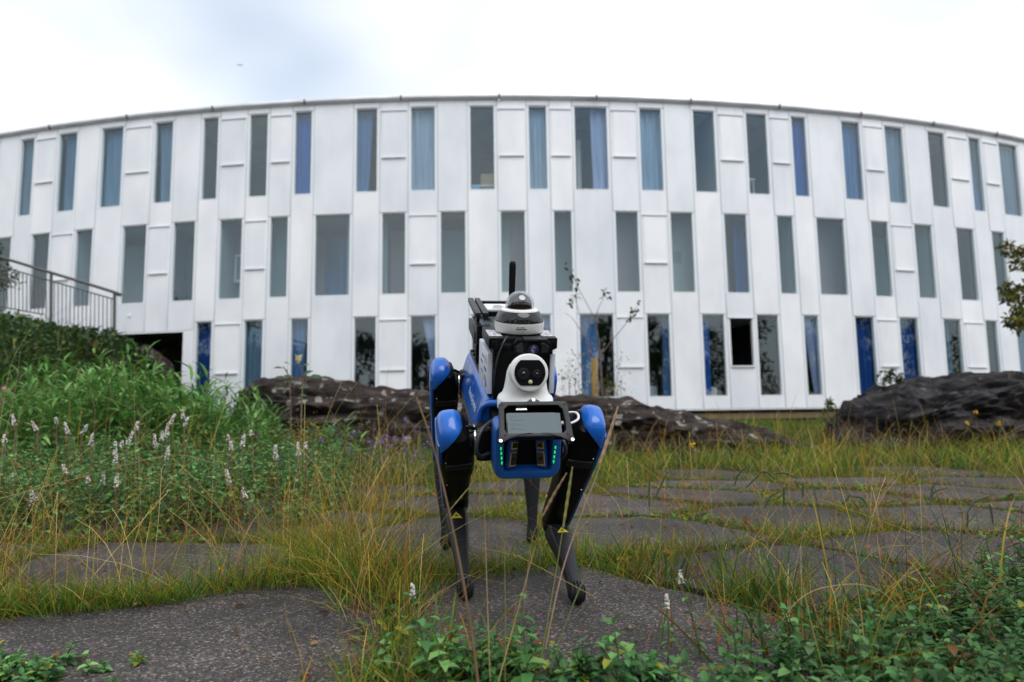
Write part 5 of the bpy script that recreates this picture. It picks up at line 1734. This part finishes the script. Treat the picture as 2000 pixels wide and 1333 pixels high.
for q in range(5):
    g.blobs(tops + rng.normal(0, .012, tops.shape), rng.uniform(.005, .009, len(tops)), pick(len(tops), [(3, (.22, .10, .42)), (1, (.36, .22, .55)), (1, (.14, .08, .22))]))
tag(g.build('purple_wildflowers', M['plant']), 'thin weeds with small purple flowers in front of the rock', 'wildflowers', kind='stuff')

# yellowish seeding herb and small yellow flowers
c = at(597, 855, 5.6)
f = thing('seeding_herb', 'yellowish feathery seed head standing above the mint patch', 'plant', (c[0], c[1], float(gz(c[0], c[1]))))
G().tube([(c[0], c[1], float(gz(c[0], c[1]))), (c[0] + .01, c[1], c[2])], [.005, .003], 5).build('stem', M['bark_red'], f)
v = Veg()
m = 420
pp = c + rng.normal(0, 1, (m, 3)) * np.array([.075, .06, .075])
v.blobs(pp, rng.uniform(.004, .009, m), pick(m, [(3, (.24, .17, .03)), (1, (.17, .14, .05))]))
v.build('seed_head', M['plant'], f)["kind"] = 'stuff'
for (px, py, dep, lab) in ((429, 1112, 2.55, 'two tiny yellow flowers on a thin stem above the left slabs'), (1905, 806, 8.2, 'upper yellow flower in front of the dark boulder'), (1888, 826, 8.1, 'lower yellow flower by the boulder shadow'), (1950, 828, 8.2, 'yellow flower nearest the right end of the boulder'), (1352, 870, 7.0, 'yellow flower over the low end of the brown rock')):
    c = at(px, py, dep)
    f = thing('yellow_flower', lab, 'flower', (c[0], c[1], float(gz(c[0], c[1]))))
    G().tube([(c[0] + .01, c[1], float(gz(c[0], c[1]))), c], [.002, .0015], 5).build('stem', M['bark_red'], f)
    v = Veg(); m = 10
    v.blobs(c + rng.normal(0, .0035 * dep / 2.5, (m, 3)), np.full(m, .004 * dep / 2.5), pick(m, [(1, (.62, .40, .02))]))
    v.build('petals', M['plant'], f)["kind"] = 'stuff'
c = at(4, 768, 7.4)
f = thing('pink_flower', 'pink flower head at the left edge above the weeds', 'flower', (c[0], c[1], float(gz(c[0], c[1]))))
G().tube([(c[0], c[1], float(gz(c[0], c[1]))), c], .008, 6).build('stem', M['bark_red'], f)
v = Veg(); m = 70
v.blobs(c + rng.normal(0, 1, (m, 3)) * np.array([.05, .04, .05]), rng.uniform(.015, .03, m), pick(m, [(2, (.45, .10, .14)), (1, (.55, .22, .25))]))
v.build('petals', M['plant'], f)["kind"] = 'stuff'

# ground cover on the bank
g = Veg()
x, y = scatter(64000, -22, -3.6, 7.0, 18.5)
k = (gz(x, y) > .40) & (x > -1.25 * y - 1)
x, y = x[k], y[k]; m = len(x)
a = rng.uniform(0, 6.28, m); el = rng.normal(.5, .4, m)
d = np.column_stack([np.cos(a) * np.cos(el), np.sin(a) * np.cos(el), np.sin(el)])
tone = patchy(x, y, .8, 5)[:, None]
cc = pick(m, [(4, (.020, .048, .016)), (3, (.032, .070, .022)), (1.2, (.055, .095, .025)), (.5, (.075, .035, .02)), (.25, (.13, .12, .02))]) * (.55 + .8 * tone)
g.leaves(np.column_stack([x, y, gz(x, y) + rng.uniform(0, .22, m) * (.4 + tone[:, 0])]), d, np.tile([0, 0, 1.0], (m, 1)) + rng.normal(0, .3, (m, 3)), rng.uniform(.07, .16, m), rng.uniform(.04, .08, m), cc, fold=.2, droop=.3)
x, y = scatter(5200, -20, -5, 7.5, 16)
k = (gz(x, y) > .35) & (patchy(x, y, .9, 9) > .45)
x, y = x[k], y[k]; m = len(x)
g.blades(np.column_stack([x, y, gz(x, y)]), np.abs(rng.normal(.34, .14, m)), rng.uniform(.010, .022, m), rng.uniform(0, 6.28, m), rng.normal(.35, .25, m), rng.uniform(0, .6, m), pick(m, [(1, DEEP)]), pick(m, [(3, (.05, .11, .025)), (1, (.09, .13, .03)), (.6, GOLD), (.5, RUST)]), seg=3)
tag(g.build('bank_ground_cover', M['plant_glossy']), 'dark green creeping plants covering the bank below the railing', 'ground cover', kind='stuff')


# ------------------------------------------------------------------ single plants, shrubs and trees
def leaf_crown(centres, radii, n, size, table, flat=1.0):
    v = Veg()
    centres, radii = np.asarray(centres, float), np.asarray(radii, float)
    idx = rng.integers(0, len(centres), n)
    u = norm_rows(rng.normal(0, 1, (n, 3))) * (rng.uniform(.15, 1, n) ** .45)[:, None]
    p = centres[idx] + u * radii[idx][:, None] * np.array([1, 1, flat])
    d = norm_rows(rng.normal(0, 1, (n, 3)) + np.array([0, 0, -.15]))
    L_ = rng.uniform(.7, 1.3, n) * size
    v.leaves(p, d, norm_rows(rng.normal(0, 1, (n, 3)) + np.array([0, 0, 1.2])), L_, L_ * .55, pick(n, table), fold=.15, droop=.2)
    return v


def make_tree(name, label, base, height, spread, n_limb, n_leaf, size, table, group=None, cat='tree', crown_low=.30, mt='bark', seedv=0):
    r = np.random.default_rng(100 + seedv)
    base = np.asarray(base, float)
    t = thing(name, label, cat, base, group)
    top = base + np.array([r.normal(0, .06) * height, r.normal(0, .06) * height, height * .80])
    mid = base * .5 + top * .5 + np.array([r.normal(0, .04) * height, 0, 0])
    tr_ = .028 * height
    trunk = G().tube(curve_pts([base - np.array([0, 0, .1]), mid, top], 6), list(np.linspace(tr_, tr_ * .25, 13)), 9).build('trunk', M[mt], t, smooth=True, sharp=80)
    cs, rs_ = [], []
    for k in range(n_limb):
        f = crown_low + (.95 - crown_low) * (k + .5) / n_limb
        o = base + (top - base) * f
        az = k * 2.4 + r.normal(0, .4)
        ln = spread * (1.05 - .55 * f) * r.uniform(.7, 1.15)
        tip = o + np.array([math.cos(az) * ln, math.sin(az) * ln, ln * r.uniform(.25, .75)])
        G().tube(curve_pts([o, o * .55 + tip * .45 + np.array([0, 0, -.06 * ln]), tip], 4), list(np.linspace(tr_ * .42, tr_ * .08, 9)), 6).build('limb', M[mt], trunk, smooth=True, sharp=80)
        for q in range(4):
            s_ = r.uniform(.45, 1.08)
            cs.append(o + (tip - o) * s_ + r.normal(0, .16, 3) * spread * .6); rs_.append(spread * r.uniform(.14, .30))
    cs.append(top); rs_.append(spread * .3)
    o = leaf_crown(cs, rs_, n_leaf, size, table).build('crown', M['plant'], t)
    o["kind"] = 'stuff'
    return t


TREE_T = [(4, (.030, .062, .018)), (3, (.045, .085, .024)), (1.5, (.070, .11, .03)), (1, (.02, .04, .012))]
# the garden behind the viewpoint (seen mirrored in the panes and in the robot's dome)
GARDEN = [(-44, -12, 9.5, 4.4), (-37, -9, 8.5, 4.2), (-30, -13, 9.0, 4.2), (-25, -9, 7.5, 3.6), (-20, -12, 8.5, 3.6), (-15, -10, 7.5, 3.2), (-11, -14, 8.8, 3.5), (-7.5, -11, 7.0, 3.0), (-5.0, -14, 11.0, 3.4), (-1.5, -16, 7.6, 3.2), (1.8, -12, 6.6, 3.0), (5.0, -15, 8.2, 3.3),
          (8.5, -11, 7.0, 3.2), (12.0, -14, 10.8, 3.6), (16.0, -10, 8.2, 3.4), (20.5, -13, 9.2, 3.7), (25.5, -9, 8.0, 3.8), (31, -12, 9.4, 4.2), (37, -8, 8.6, 4.2), (44, -12, 9.8, 4.4), (34, 3, 8.0, 4.0), (41, -1, 9.0, 4.4), (44, 7, 8.4, 4.4), (52, 1, 9.5, 4.8), (55, -8, 10, 5.0), (-36, 2, 8.2, 4.2), (-44, -3, 9.2, 4.6), (-50, 5, 9.0, 4.6)]
for k, (bx_, by_, ht, sp) in enumerate(GARDEN):
    make_tree('garden_tree', f'{ORD[k + 1]} garden tree from one end of the row mirrored in the ground-floor panes', (bx_, by_, float(gz(bx_, by_))), ht, sp, 9, 2600, .30, TREE_T, 'trees mirrored in the glass', crown_low=.12, seedv=k)

# shrub at the left edge behind the railing
b = at(-90, 600, 15.6)
make_tree('shrub', 'dark leafy shrub behind the railing at the left edge', (b[0], b[1], float(gz(b[0], b[1]))), 2.6, 1.35, 11, 2600, .10, [(3, (.03, .055, .02)), (2, (.055, .08, .03)), (1, (.11, .13, .06))], None, 'shrub', .25, seedv=31)
# tree reaching in from the right
b = at(2150, 800, 11.5)
t = thing('autumn_tree', 'tree with yellow-green leaves reaching in at the right edge', 'tree', (b[0], b[1], float(gz(b[0], b[1]))))
bz = float(gz(b[0], b[1]))
trunk = G().tube(curve_pts([(b[0], b[1], bz - .1), (b[0] - .1, b[1], bz + 1.6), (b[0] + .1, b[1], bz + 4.2)], 6), list(np.linspace(.11, .05, 13)), 9).build('trunk', M['bark'], t, smooth=True, sharp=80)
cs, rs_ = [], []
for (pts, clumps) in (([(2120, 640), (2040, 520), (1985, 490), (1962, 486)], [(2040, 510), (2005, 488), (1985, 500), (1966, 484), (2010, 520), (1990, 520)]), ([(2120, 680), (2050, 590), (1995, 560), (1962, 556)], [(2040, 580), (2005, 560), (1985, 572), (1968, 562), (1972, 580), (1995, 590), (1985, 605), (1998, 612), (2030, 610)]),
                      ([(2130, 700), (2060, 640), (2000, 628), (1966, 624)], [(2050, 636), (2010, 630), (1990, 628), (1972, 626), (1985, 635)]), ([(2110, 560), (2150, 440), (2190, 380)], [(2080, 480), (2120, 430), (2160, 400), (2060, 430)]),
                      ([(2140, 620), (2220, 540), (2280, 470)], [(2200, 540), (2250, 500), (2180, 480)])):
    P3 = [at(*p, 11.5) for p in pts]
    G().tube(curve_pts(P3, 5), list(np.linspace(.03, .006, 5 * (len(P3) - 1) + 1)), 6).build('limb', M['bark'], trunk)
    for c in clumps: cs.append(at(*c, 11.5 + rng.normal(0, .15))); rs_.append(.13 if c[0] < 2045 else .3)
leaf_crown(cs, rs_, 1500, .085, [(3, (.13, .13, .02)), (2, (.08, .10, .02)), (2, (.05, .06, .015)), (1, (.16, .09, .02))]).build('crown', M['plant'], t)["kind"] = 'stuff'

# young sapling with a stake, behind the rock
SD = 11.2
b = at(1178, 790, SD); gb = float(gz(b[0], b[1]))
t = thing('sapling', 'thin bare sapling with a few leaf tufts tied near a stake', 'sapling', (b[0], b[1], gb))
tr_ = G().tube(curve_pts([(b[0], b[1], gb - .05), at(1176, 760, SD), at(1172, 700, SD), at(1169, 665, SD)], 5), list(np.linspace(.020, .010, 16)), 7).build('trunk', M['bark_red'], t, smooth=True, sharp=80)
twigs = [([(1172, 695), (1200, 660), (1228, 625), (1248, 592)], [(1228, 625), (1234, 612), (1238, 604), (1244, 598), (1232, 618), (1248, 592), (1242, 608)]), ([(1169, 665), (1164, 630), (1156, 612), (1136, 575), (1122, 545), (1104, 520)], [(1126, 552), (1122, 540), (1118, 548), (1112, 532), (1104, 522), (1122, 560), (1120, 572), (1130, 560)]),
         ([(1164, 630), (1168, 605), (1178, 585)], [(1181, 570), (1178, 578), (1184, 580)]), ([(1158, 705), (1150, 690), (1144, 650), (1128, 600), (1122, 580)], [(1124, 582), (1128, 578)]), ([(1158, 700), (1145, 660), (1130, 640), (1118, 622), (1104, 612)], [(1112, 594), (1116, 592)])]
lc = []
for pts, cl in twigs:
    P3 = [at(*p, SD + .03 * k) for k, p in enumerate(pts)]
    G().tube(curve_pts(P3, 4), list(np.linspace(.0085, .003, 4 * (len(P3) - 1) + 1)), 5).build('branch', M['bark_red'], tr_)
    lc += [at(*c, SD + rng.normal(0, .05)) for c in cl]
leaf_crown(lc, np.full(len(lc), .05), 75, .085, [(3, (.03, .055, .02)), (1, (.06, .08, .03))]).build('leaf_tufts', M['plant'], t)["kind"] = 'stuff'
b = at(1163, 800, SD - .25); z0 = float(gz(b[0], b[1]))
top = at(1163, 700, SD - .25)
tag(G().lathe((b[0], b[1], z0 - .1), (0, 0, 1), [(.055, 0), (.055, top[2] - z0 + .06), (.048, top[2] - z0 + .10)], 14).build('wooden_stake', M['stake'], smooth=True, sharp=50), 'round weathered wooden stake beside the thin sapling', 'stake')
# wispy undergrowth round the stake
g = Veg()
for (px, py) in ((1100, 745), (1120, 735), (1135, 715), (1150, 745), (1195, 740), (1205, 760), (1185, 765), (1130, 765), (1210, 720), (1110, 715), (1175, 770), (1215, 775)):
    c = at(px, py, 10.9)
    m = 26
    p = c + rng.normal(0, 1, (m, 3)) * np.array([.10, .10, .16])
    g.leaves(p, norm_rows(rng.normal(0, 1, (m, 3))), norm_rows(rng.normal(0, 1, (m, 3)) + np.array([0, 0, 1])), rng.uniform(.03, .07, m), rng.uniform(.015, .03, m), pick(m, [(2, (.10, .11, .03)), (2, (.06, .08, .03)), (1, (.25, .20, .05))]))
    m = 3
    bb = np.column_stack([np.full(m, c[0]) + rng.normal(0, .05, m), np.full(m, c[1]), gz(np.full(m, c[0]), np.full(m, c[1]))])
    g.blades(bb, np.full(m, c[2] - bb[0, 2] + .15), np.full(m, .008), rng.uniform(0, 6, m), np.abs(rng.normal(.05, .05, m)), np.zeros(m), pick(m, [(1, (.09, .07, .04))]), pick(m, [(1, (.12, .10, .05))]), seg=3, tipw=.4)
tag(g.build('undergrowth', M['plant']), 'wispy yellowish undergrowth around the wooden stake', 'undergrowth', kind='stuff')

# plant on the boulder and the tall weeds beside it
b = at(1744, 768, 9.9)
make_tree('boulder_shrub', 'small grey-green bush growing on top of the dark boulder', (b[0], b[1], b[2]), .34, .22, 8, 260, .055, [(2, (.06, .08, .05)), (1, (.04, .05, .03))], None, 'bush', .2, 'bark_red', 51)
b = at(1626, 850, 10.4)
make_tree('tall_weed', 'thin tall weed at the left end of the dark boulder', (b[0], b[1], float(gz(b[0], b[1]))), .85, .16, 9, 220, .06, [(2, (.05, .09, .03)), (1, (.08, .12, .03))], None, 'weed', .1, 'bark_red', 52)

# white rose above the mint, in front of the rock
RD = 6.4
t = thing('rose_bush', 'climbing rose with one cream flower above the brown rock', 'rose', (at(585, 850, RD)[0], RD, float(gz(at(585, 850, RD)[0], RD))))
for pts in ([(590, 900), (588, 800), (592, 740), (585, 712)], [(566, 900), (568, 800), (565, 745), (560, 722)], [(572, 745), (562, 730), (553, 716)], [(590, 760), (600, 742), (608, 738)]):
    G().tube(curve_pts([at(*p, RD) for p in pts], 5), .005, 6).build('stem', M['bark_red'], t)
for (px, py, sz, ax_) in ((553, 720, .09, -1), (590, 716, .10, .5), (572, 738, .10, -.6), (590, 735, .12, .2), (604, 738, .13, .8), (556, 740, .11, -.8), (566, 712, .07, -.2), (585, 760, .10, .4), (560, 762, .10, -.5), (578, 780, .09, .6), (600, 775, .08, -.3)):
    v = Veg()
    a = rng.uniform(-.5, .5)
    v.leaves(np.array([at(px, py, RD)]), np.array([[ax_, -.25 + a, .15]]), np.array([[0, -.6, 1.0]]), np.array([sz]), np.array([sz * .62]), pick(1, [(1, (.035, .085, .03)), (1, (.06, .11, .05))]))
    v.build('leaf', M['plant_glossy'], t)
v = Veg()
c = at(583, 705, RD)
m = 14
a = np.linspace(0, 12.6, m)
v.leaves(c + np.column_stack([np.cos(a) * .006, np.sin(a) * .006, np.full(m, -.03)]), np.column_stack([np.cos(a) * .55, np.sin(a) * .55, np.ones(m)]), np.column_stack([-np.cos(a), -np.sin(a), np.ones(m) * .4]), rng.uniform(.065, .10, m), rng.uniform(.05, .07, m), pick(m, [(2, (.72, .66, .46)), (1, (.66, .56, .34))]), fold=.3, droop=-.2, wide=.6)
v.build('flower', M['plant'], t)

# mint plants standing singly in the foreground
def mint_plant(label, foot, tip, leaf, levels, flower=False):
    foot, tip = np.asarray(foot, float), np.asarray(tip, float)
    t = thing('mint_plant', label, 'plant', foot, 'single mint plants in front of the robot')
    ax_ = tip - foot
    bend = np.array([rng.normal(0, .012), 0, 0])
    pts = curve_pts([foot, foot + ax_ * .5 + bend, tip], 5)
    G().tube(pts, list(np.linspace(.0026, .0015, len(pts))), 6).build('stem', STEM, t, smooth=True, sharp=80)
    rot = rng.uniform(0, 3)
    for k in range(levels):
        f = .12 + .88 * k / max(levels - 1, 1)
        p = pts[min(int(f * (len(pts) - 1)), len(pts) - 1)]
        rot += 1.57 + rng.normal(0, .15)
        sz = leaf * (1.1 - .5 * f) * rng.uniform(.85, 1.15)
        for sgn in (0, math.pi):
            a = rot + sgn
            el = rng.normal(.12, .2) + (.7 if k == levels - 1 else 0)
            v = Veg()
            v.leaves(np.array([p]), np.array([[math.cos(a) * math.cos(el), math.sin(a) * math.cos(el), math.sin(el)]]), np.array([[rng.normal(0, .1), rng.normal(0, .1), 1.0]]), np.array([sz]), np.array([sz * .66]), pick(1, MINT), fold=.25, droop=.3)
            o = v.build('leaf', M['plant_glossy'], t)
            o.data.polygons.foreach_set("use_smooth", np.ones(len(o.data.polygons), bool))
    if flower:
        v = Veg(); m = 46
        q = rng.uniform(0, 1, m); an = rng.uniform(0, 6.28, m)
        v.blobs(tip + np.column_stack([np.cos(an) * .0055 * (1 - .6 * q), np.sin(an) * .0055 * (1 - .6 * q), q * .030]), rng.uniform(.0018, .003, m), pick(m, [(4, (.70, .66, .60)), (1, (.5, .42, .36))]))
        v.build('flower_spike', M['plant'], t)["kind"] = 'stuff'


STEM = mat('mint_stem', (.07, .10, .045), .6)
add_noise(STEM, (.05, .08, .03), (.12, .12, .06), 40, 3)
for (fx, fy, tx, ty, dep, lf, lv, fl, lab) in (
        (850, 1340, 806, 1172, 1.40, .046, 8, True, 'mint plant with a white flower tip left of the robot front foot'), (880, 1345, 862, 1218, 1.42, .044, 7, False, 'mint stem with paired leaves close beside the flowering one'),
        (1035, 1345, 1018, 1172, 1.45, .044, 8, False, 'mint plant between the tall stalks in front of the robot'), (1200, 1350, 1198, 1220, 1.45, .042, 7, False, 'mint plant at the bottom right of the front foot slab'),
        (1212, 1345, 1182, 1270, 1.40, .046, 6, False, 'low mint plant with broad leaves at the bottom centre'), (1303, 1345, 1303, 1190, 1.52, .028, 5, True, 'slender mint stem with a browned flower head on the slab'), (1372, 1330, 1330, 1140, 1.62, .026, 6, True, 'leaning slender mint with a pale flower head'),
        (1432, 1340, 1432, 1228, 1.50, .040, 7, False, 'leafy mint plant at the edge of the near green patch'), (1530, 1325, 1532, 1195, 1.58, .040, 7, False, 'upright mint plant on the right of the front slab'), (670, 1350, 668, 1318, 1.45, .022, 3, False, 'small mint shoot on the near left slab'), (715, 1350, 712, 1312, 1.45, .024, 3, False, 'second small mint shoot near the slab corner'),
        (1940, 1190, 1925, 1052, 2.05, .036, 5, False, 'tall mint plant at the right edge beyond the slab')):
    ft_ = at(fx, fy, dep)
    ft_[2] = float(gz(ft_[0], ft_[1])) if not on_slab(np.array([ft_[0]]), np.array([ft_[1]]))[0] else .0
    mint_plant(lab, ft_, at(tx, ty, dep), lf, lv, fl)

# tall single grass stalks in front of the robot
STK = {}
for nm, c0, c1 in (('brown', (.12, .07, .03), (.24, .15, .07)), ('straw', (.26, .19, .07), (.42, .32, .14)), ('olive', (.12, .13, .03), (.24, .22, .06)), ('pink', (.26, .15, .10), (.40, .27, .19)), ('green', (.07, .11, .03), (.14, .18, .06)), ('dark', (.025, .04, .015), (.06, .075, .03))):
    STK[nm] = mat('stalk_' + nm, c0, .7)
    add_noise(STK[nm], c0, c1, 9, 3, .3, .7)


def stalk(label, px, dep, r, col, heads=(), hr=.0028, headcol=None):
    P3 = [at(x_, y_, dep if not hasattr(dep, '__len__') else dep[k]) for k, (x_, y_) in enumerate(px)]
    root = P3[0].copy(); root[2] = float(gz(root[0], root[1]))
    t = thing('grass_stalk', label, 'grass stalk', root, 'tall grass stalks')
    pts = curve_pts(P3, 6)
    if pts[0][2] > root[2]: pts = [root] + pts
    G().tube(pts, list(np.linspace(r * .72, r * .35, len(pts))), 6).build('stem', STK[col], t, smooth=True, sharp=80)
    for hd in heads:
        H3 = [at(x_, y_, dep if not hasattr(dep, '__len__') else dep[-1]) for x_, y_ in hd]
        hp = curve_pts(H3, 6)
        k = len(hp)
        G().tube(hp, [hr * (.45 + .55 * math.sin(math.pi * min(1, (i_ + .6) / k) ** .8)) * (1 + .18 * (-1) ** i_) for i_ in range(k)], 6).build('seed_head', STK[headcol or col], t)


stalk('thick brown stalk crossing the robot left front leg', [(935, 1345), (918, 1215), (888, 1050), (848, 880), (813, 775)], 1.28, .0042, 'brown')
stalk('straight straw stalk left of the robot front feet gap', [(958, 1345), (952, 1180), (946, 985)], 1.42, .0022, 'straw')
stalk('slim olive stalk in the middle below the robot', [(986, 1345), (987, 1200), (984, 1012)], 1.45, .0022, 'olive')
stalk('leaning straw stalk below the robot chest', [(970, 1345), (1012, 1190), (1045, 1068)], 1.42, .0022, 'straw')
stalk('long pinkish stalk crossing the robot right shoulder', [(1050, 1345), (1092, 1140), (1130, 1020), (1170, 915), (1206, 797)], 1.55, .0026, 'pink', [[(1172, 905), (1190, 850), (1207, 794)]], .0042)
stalk('olive seed stalk over the robot right front leg', [(1046, 1345), (1078, 1165), (1106, 990), (1117, 915)], 1.52, .0022, 'olive', [[(1100, 1030), (1110, 965), (1118, 912)]], .0036)
stalk('grey-brown stalk leaning across the robot right knee', [(1010, 1345), (1035, 1080), (1060, 1008), (1106, 926)], 1.60, .0020, 'brown', [[(1060, 1008), (1082, 966), (1107, 924)]], .0036)
stalk('green arching stalk right of the robot front foot', [(1065, 1345), (1110, 1205), (1180, 1052), (1240, 1012), (1300, 1022)], 1.50, .0024, 'green')
stalk('thin stalk rising diagonally before the left knee', [(790, 1140), (870, 1010), (936, 930)], 2.0, .0016, 'olive', [[(880, 995), (910, 960), (938, 928)]], .0026)
for (px, dep, hd, lab) in (([(1420, 1110), (1428, 1000), (1438, 938)], 2.5, [[(1438, 938), (1446, 922), (1458, 912)], [(1438, 938), (1440, 930), (1434, 950)]], 'stalk with two dark seed fingers right of the slabs'),
                           ([(1560, 1150), (1500, 980), (1482, 925)], 2.5, [[(1482, 925), (1495, 922), (1512, 936)], [(1482, 928), (1468, 942), (1456, 953)]], 'drooping seed stalk with a pair of green fingers'),
                           ([(1535, 1160), (1538, 1010), (1542, 930)], 2.5, [[(1512, 926), (1530, 924), (1558, 935)]], 'upright stalk with one green finger lying across its tip'),
                           ([(1530, 1180), (1533, 1060), (1531, 960)], 2.4, [[(1530, 990), (1531, 965), (1530, 952)]], 'dark upright seed spike among the right slabs'), ([(1570, 1180), (1569, 1000), (1568, 975)], 2.4, [[(1568, 972), (1568, 955), (1568, 944)]], 'second dark seed spike farther right'),
                           ([(1500, 1160), (1500, 1010), (1520, 962)], 2.4, [[(1492, 994), (1505, 970), (1528, 958)]], 'hooked green seed head over the pale slab'), ([(1700, 1190), (1660, 1000), (1660, 968)], 2.4, [[(1660, 966), (1652, 978), (1643, 985)], [(1662, 970), (1680, 972), (1693, 986)]], 'forked seed stalk beyond the middle right slab'),
                           ([(1812, 1130), (1811, 1020), (1815, 985)], 2.6, [[(1816, 985), (1824, 962), (1850, 953)], [(1818, 970), (1822, 950), (1830, 940)]], 'seed stalk with a curved dark head near the right edge'),
                           ([(1890, 1160), (1889, 1050), (1890, 1010)], 2.4, [[(1890, 1000), (1904, 980), (1932, 970)], [(1889, 1030), (1890, 1010), (1889, 1000)]], 'seed stalk with a hooked head at the right edge'), ([(1938, 1150), (1935, 1030), (1933, 1010)], 2.4, [[(1940, 1025), (1936, 1000), (1932, 985)]], 'plain seed stalk next to the right edge'),
                           ([(1270, 1120), (1268, 1000), (1268, 945)], 2.7, [[(1268, 990), (1268, 965), (1268, 940)]], 'thin dark spike in front of the second slab row'), ([(1400, 1140), (1415, 1000), (1432, 940)], 2.6, [], 'thin bare stalk beside the dark spikes'), ([(1265, 1020), (1285, 960), (1303, 922)], 2.6, [[(1280, 972), (1292, 946), (1303, 922)]], 'dark leaning spike above the second slab row')):
    stalk(lab, px, dep, .0016, 'green', hd, .0036, 'dark')
stalk('long arching green stalk beaded with drops at lower right', [(1580, 1345), (1600, 1225), (1690, 1092), (1760, 1066), (1850, 1085), (1960, 1150)], 1.7, .0020, 'olive')
stalk('second arch of grass crossing below the first at lower right', [(1480, 1290), (1560, 1172), (1650, 1142), (1720, 1155), (1770, 1210)], 1.65, .0020, 'straw')
stalk('long brown stalk slanting down to the right corner', [(1990, 1270), (1890, 1145), (1800, 1060), (1700, 1000)], 1.75, .0022, 'brown')
stalk('pale stalk slanting across the right slabs', [(1980, 1180), (1850, 1075), (1740, 1025), (1600, 975)], 2.0, .0018, 'straw')
stalk('dark red stalk leaning over the lower right mint', [(1975, 1300), (1890, 1160), (1870, 1130)], 1.6, .0026, 'brown')
stalk('white bent straw over the right slab', [(1458, 1110), (1470, 1060), (1490, 1030), (1518, 992)], 2.2, .0018, 'straw')
stalk('long straw arching over the left mint patch', [(-40, 985), (150, 935), (330, 890), (420, 905)], 3.0, .0026, 'straw')
stalk('green arching stem above the left weeds', [(20, 900), (60, 770), (170, 765), (260, 800)], 3.6, .0024, 'olive')
for k, (px, dep, lab) in enumerate((([(-10, 900), (20, 720), (62, 640)], 3.2, 'tallest pale stalk at the left edge before the bank'), ([(5, 880), (30, 760), (40, 685)], 3.2, 'reddish stalk beside the tallest left one'), ([(60, 900), (110, 720), (126, 646)], 3.6, 'thin stalk curving up before the dark bank'),
                                    ([(265, 900), (263, 800), (263, 713)], 3.6, 'upright stalk before the bright weed bed'), ([(200, 900), (212, 790), (222, 705)], 3.6, 'stalk with a dotted head left of the upright one'), ([(186, 800), (172, 745), (160, 722)], 3.8, 'short leaning stalk with a beaded head'),
                                    ([(415, 950), (420, 860), (424, 808)], 3.2, 'thin straw stalk near the white flowers'), ([(275, 960), (270, 860), (280, 790)], 3.3, 'brown stalk between the white flower groups'), ([(600, 1050), (620, 900), (660, 800), (700, 745)], 3.2, 'long fine stalk leaning before the brown rock'),
                                    ([(560, 1060), (585, 870), (592, 750)], 3.0, 'fine upright stalk before the cream rose'), ([(720, 1080), (690, 900), (640, 790)], 3.0, 'leaning brown stalk right of the rose'), ([(745, 1060), (760, 900), (752, 790)], 3.0, 'brown stalk before the purple flowers'))):
    stalk(lab, px, dep, .0018, ('straw', 'pink', 'olive', 'straw', 'brown', 'brown')[k % 6])

# a bird far off in the sky
bp_ = at(469, 128, 160.0)
bird = thing('bird', 'tiny grey bird gliding high in the pale sky', 'bird', bp_)
g = G()
g.loft([superell(bp_ + np.array([0, q, 0]), (1, 0, 0), (0, 0, 1), r, r, 2, 10) for q, r in ((-.35, .02), (-.2, .08), (0, .11), (.25, .07), (.45, .03))])
for s in (-1, 1):
    g.loft([[bp_ + np.array([s * u, dy + .1 * u, zz + dz]) for dy, dz in ((-.14 * k_, 0), (.0, .02), (.16 * k_, 0), (.0, -.02))] for u, zz, k_ in ((.05, .03, 1), (.35, .16, 1), (.7, .05, .55), (.85, -.04, .15))])
g.build('body', M['bird'], bird, smooth=True, sharp=60)
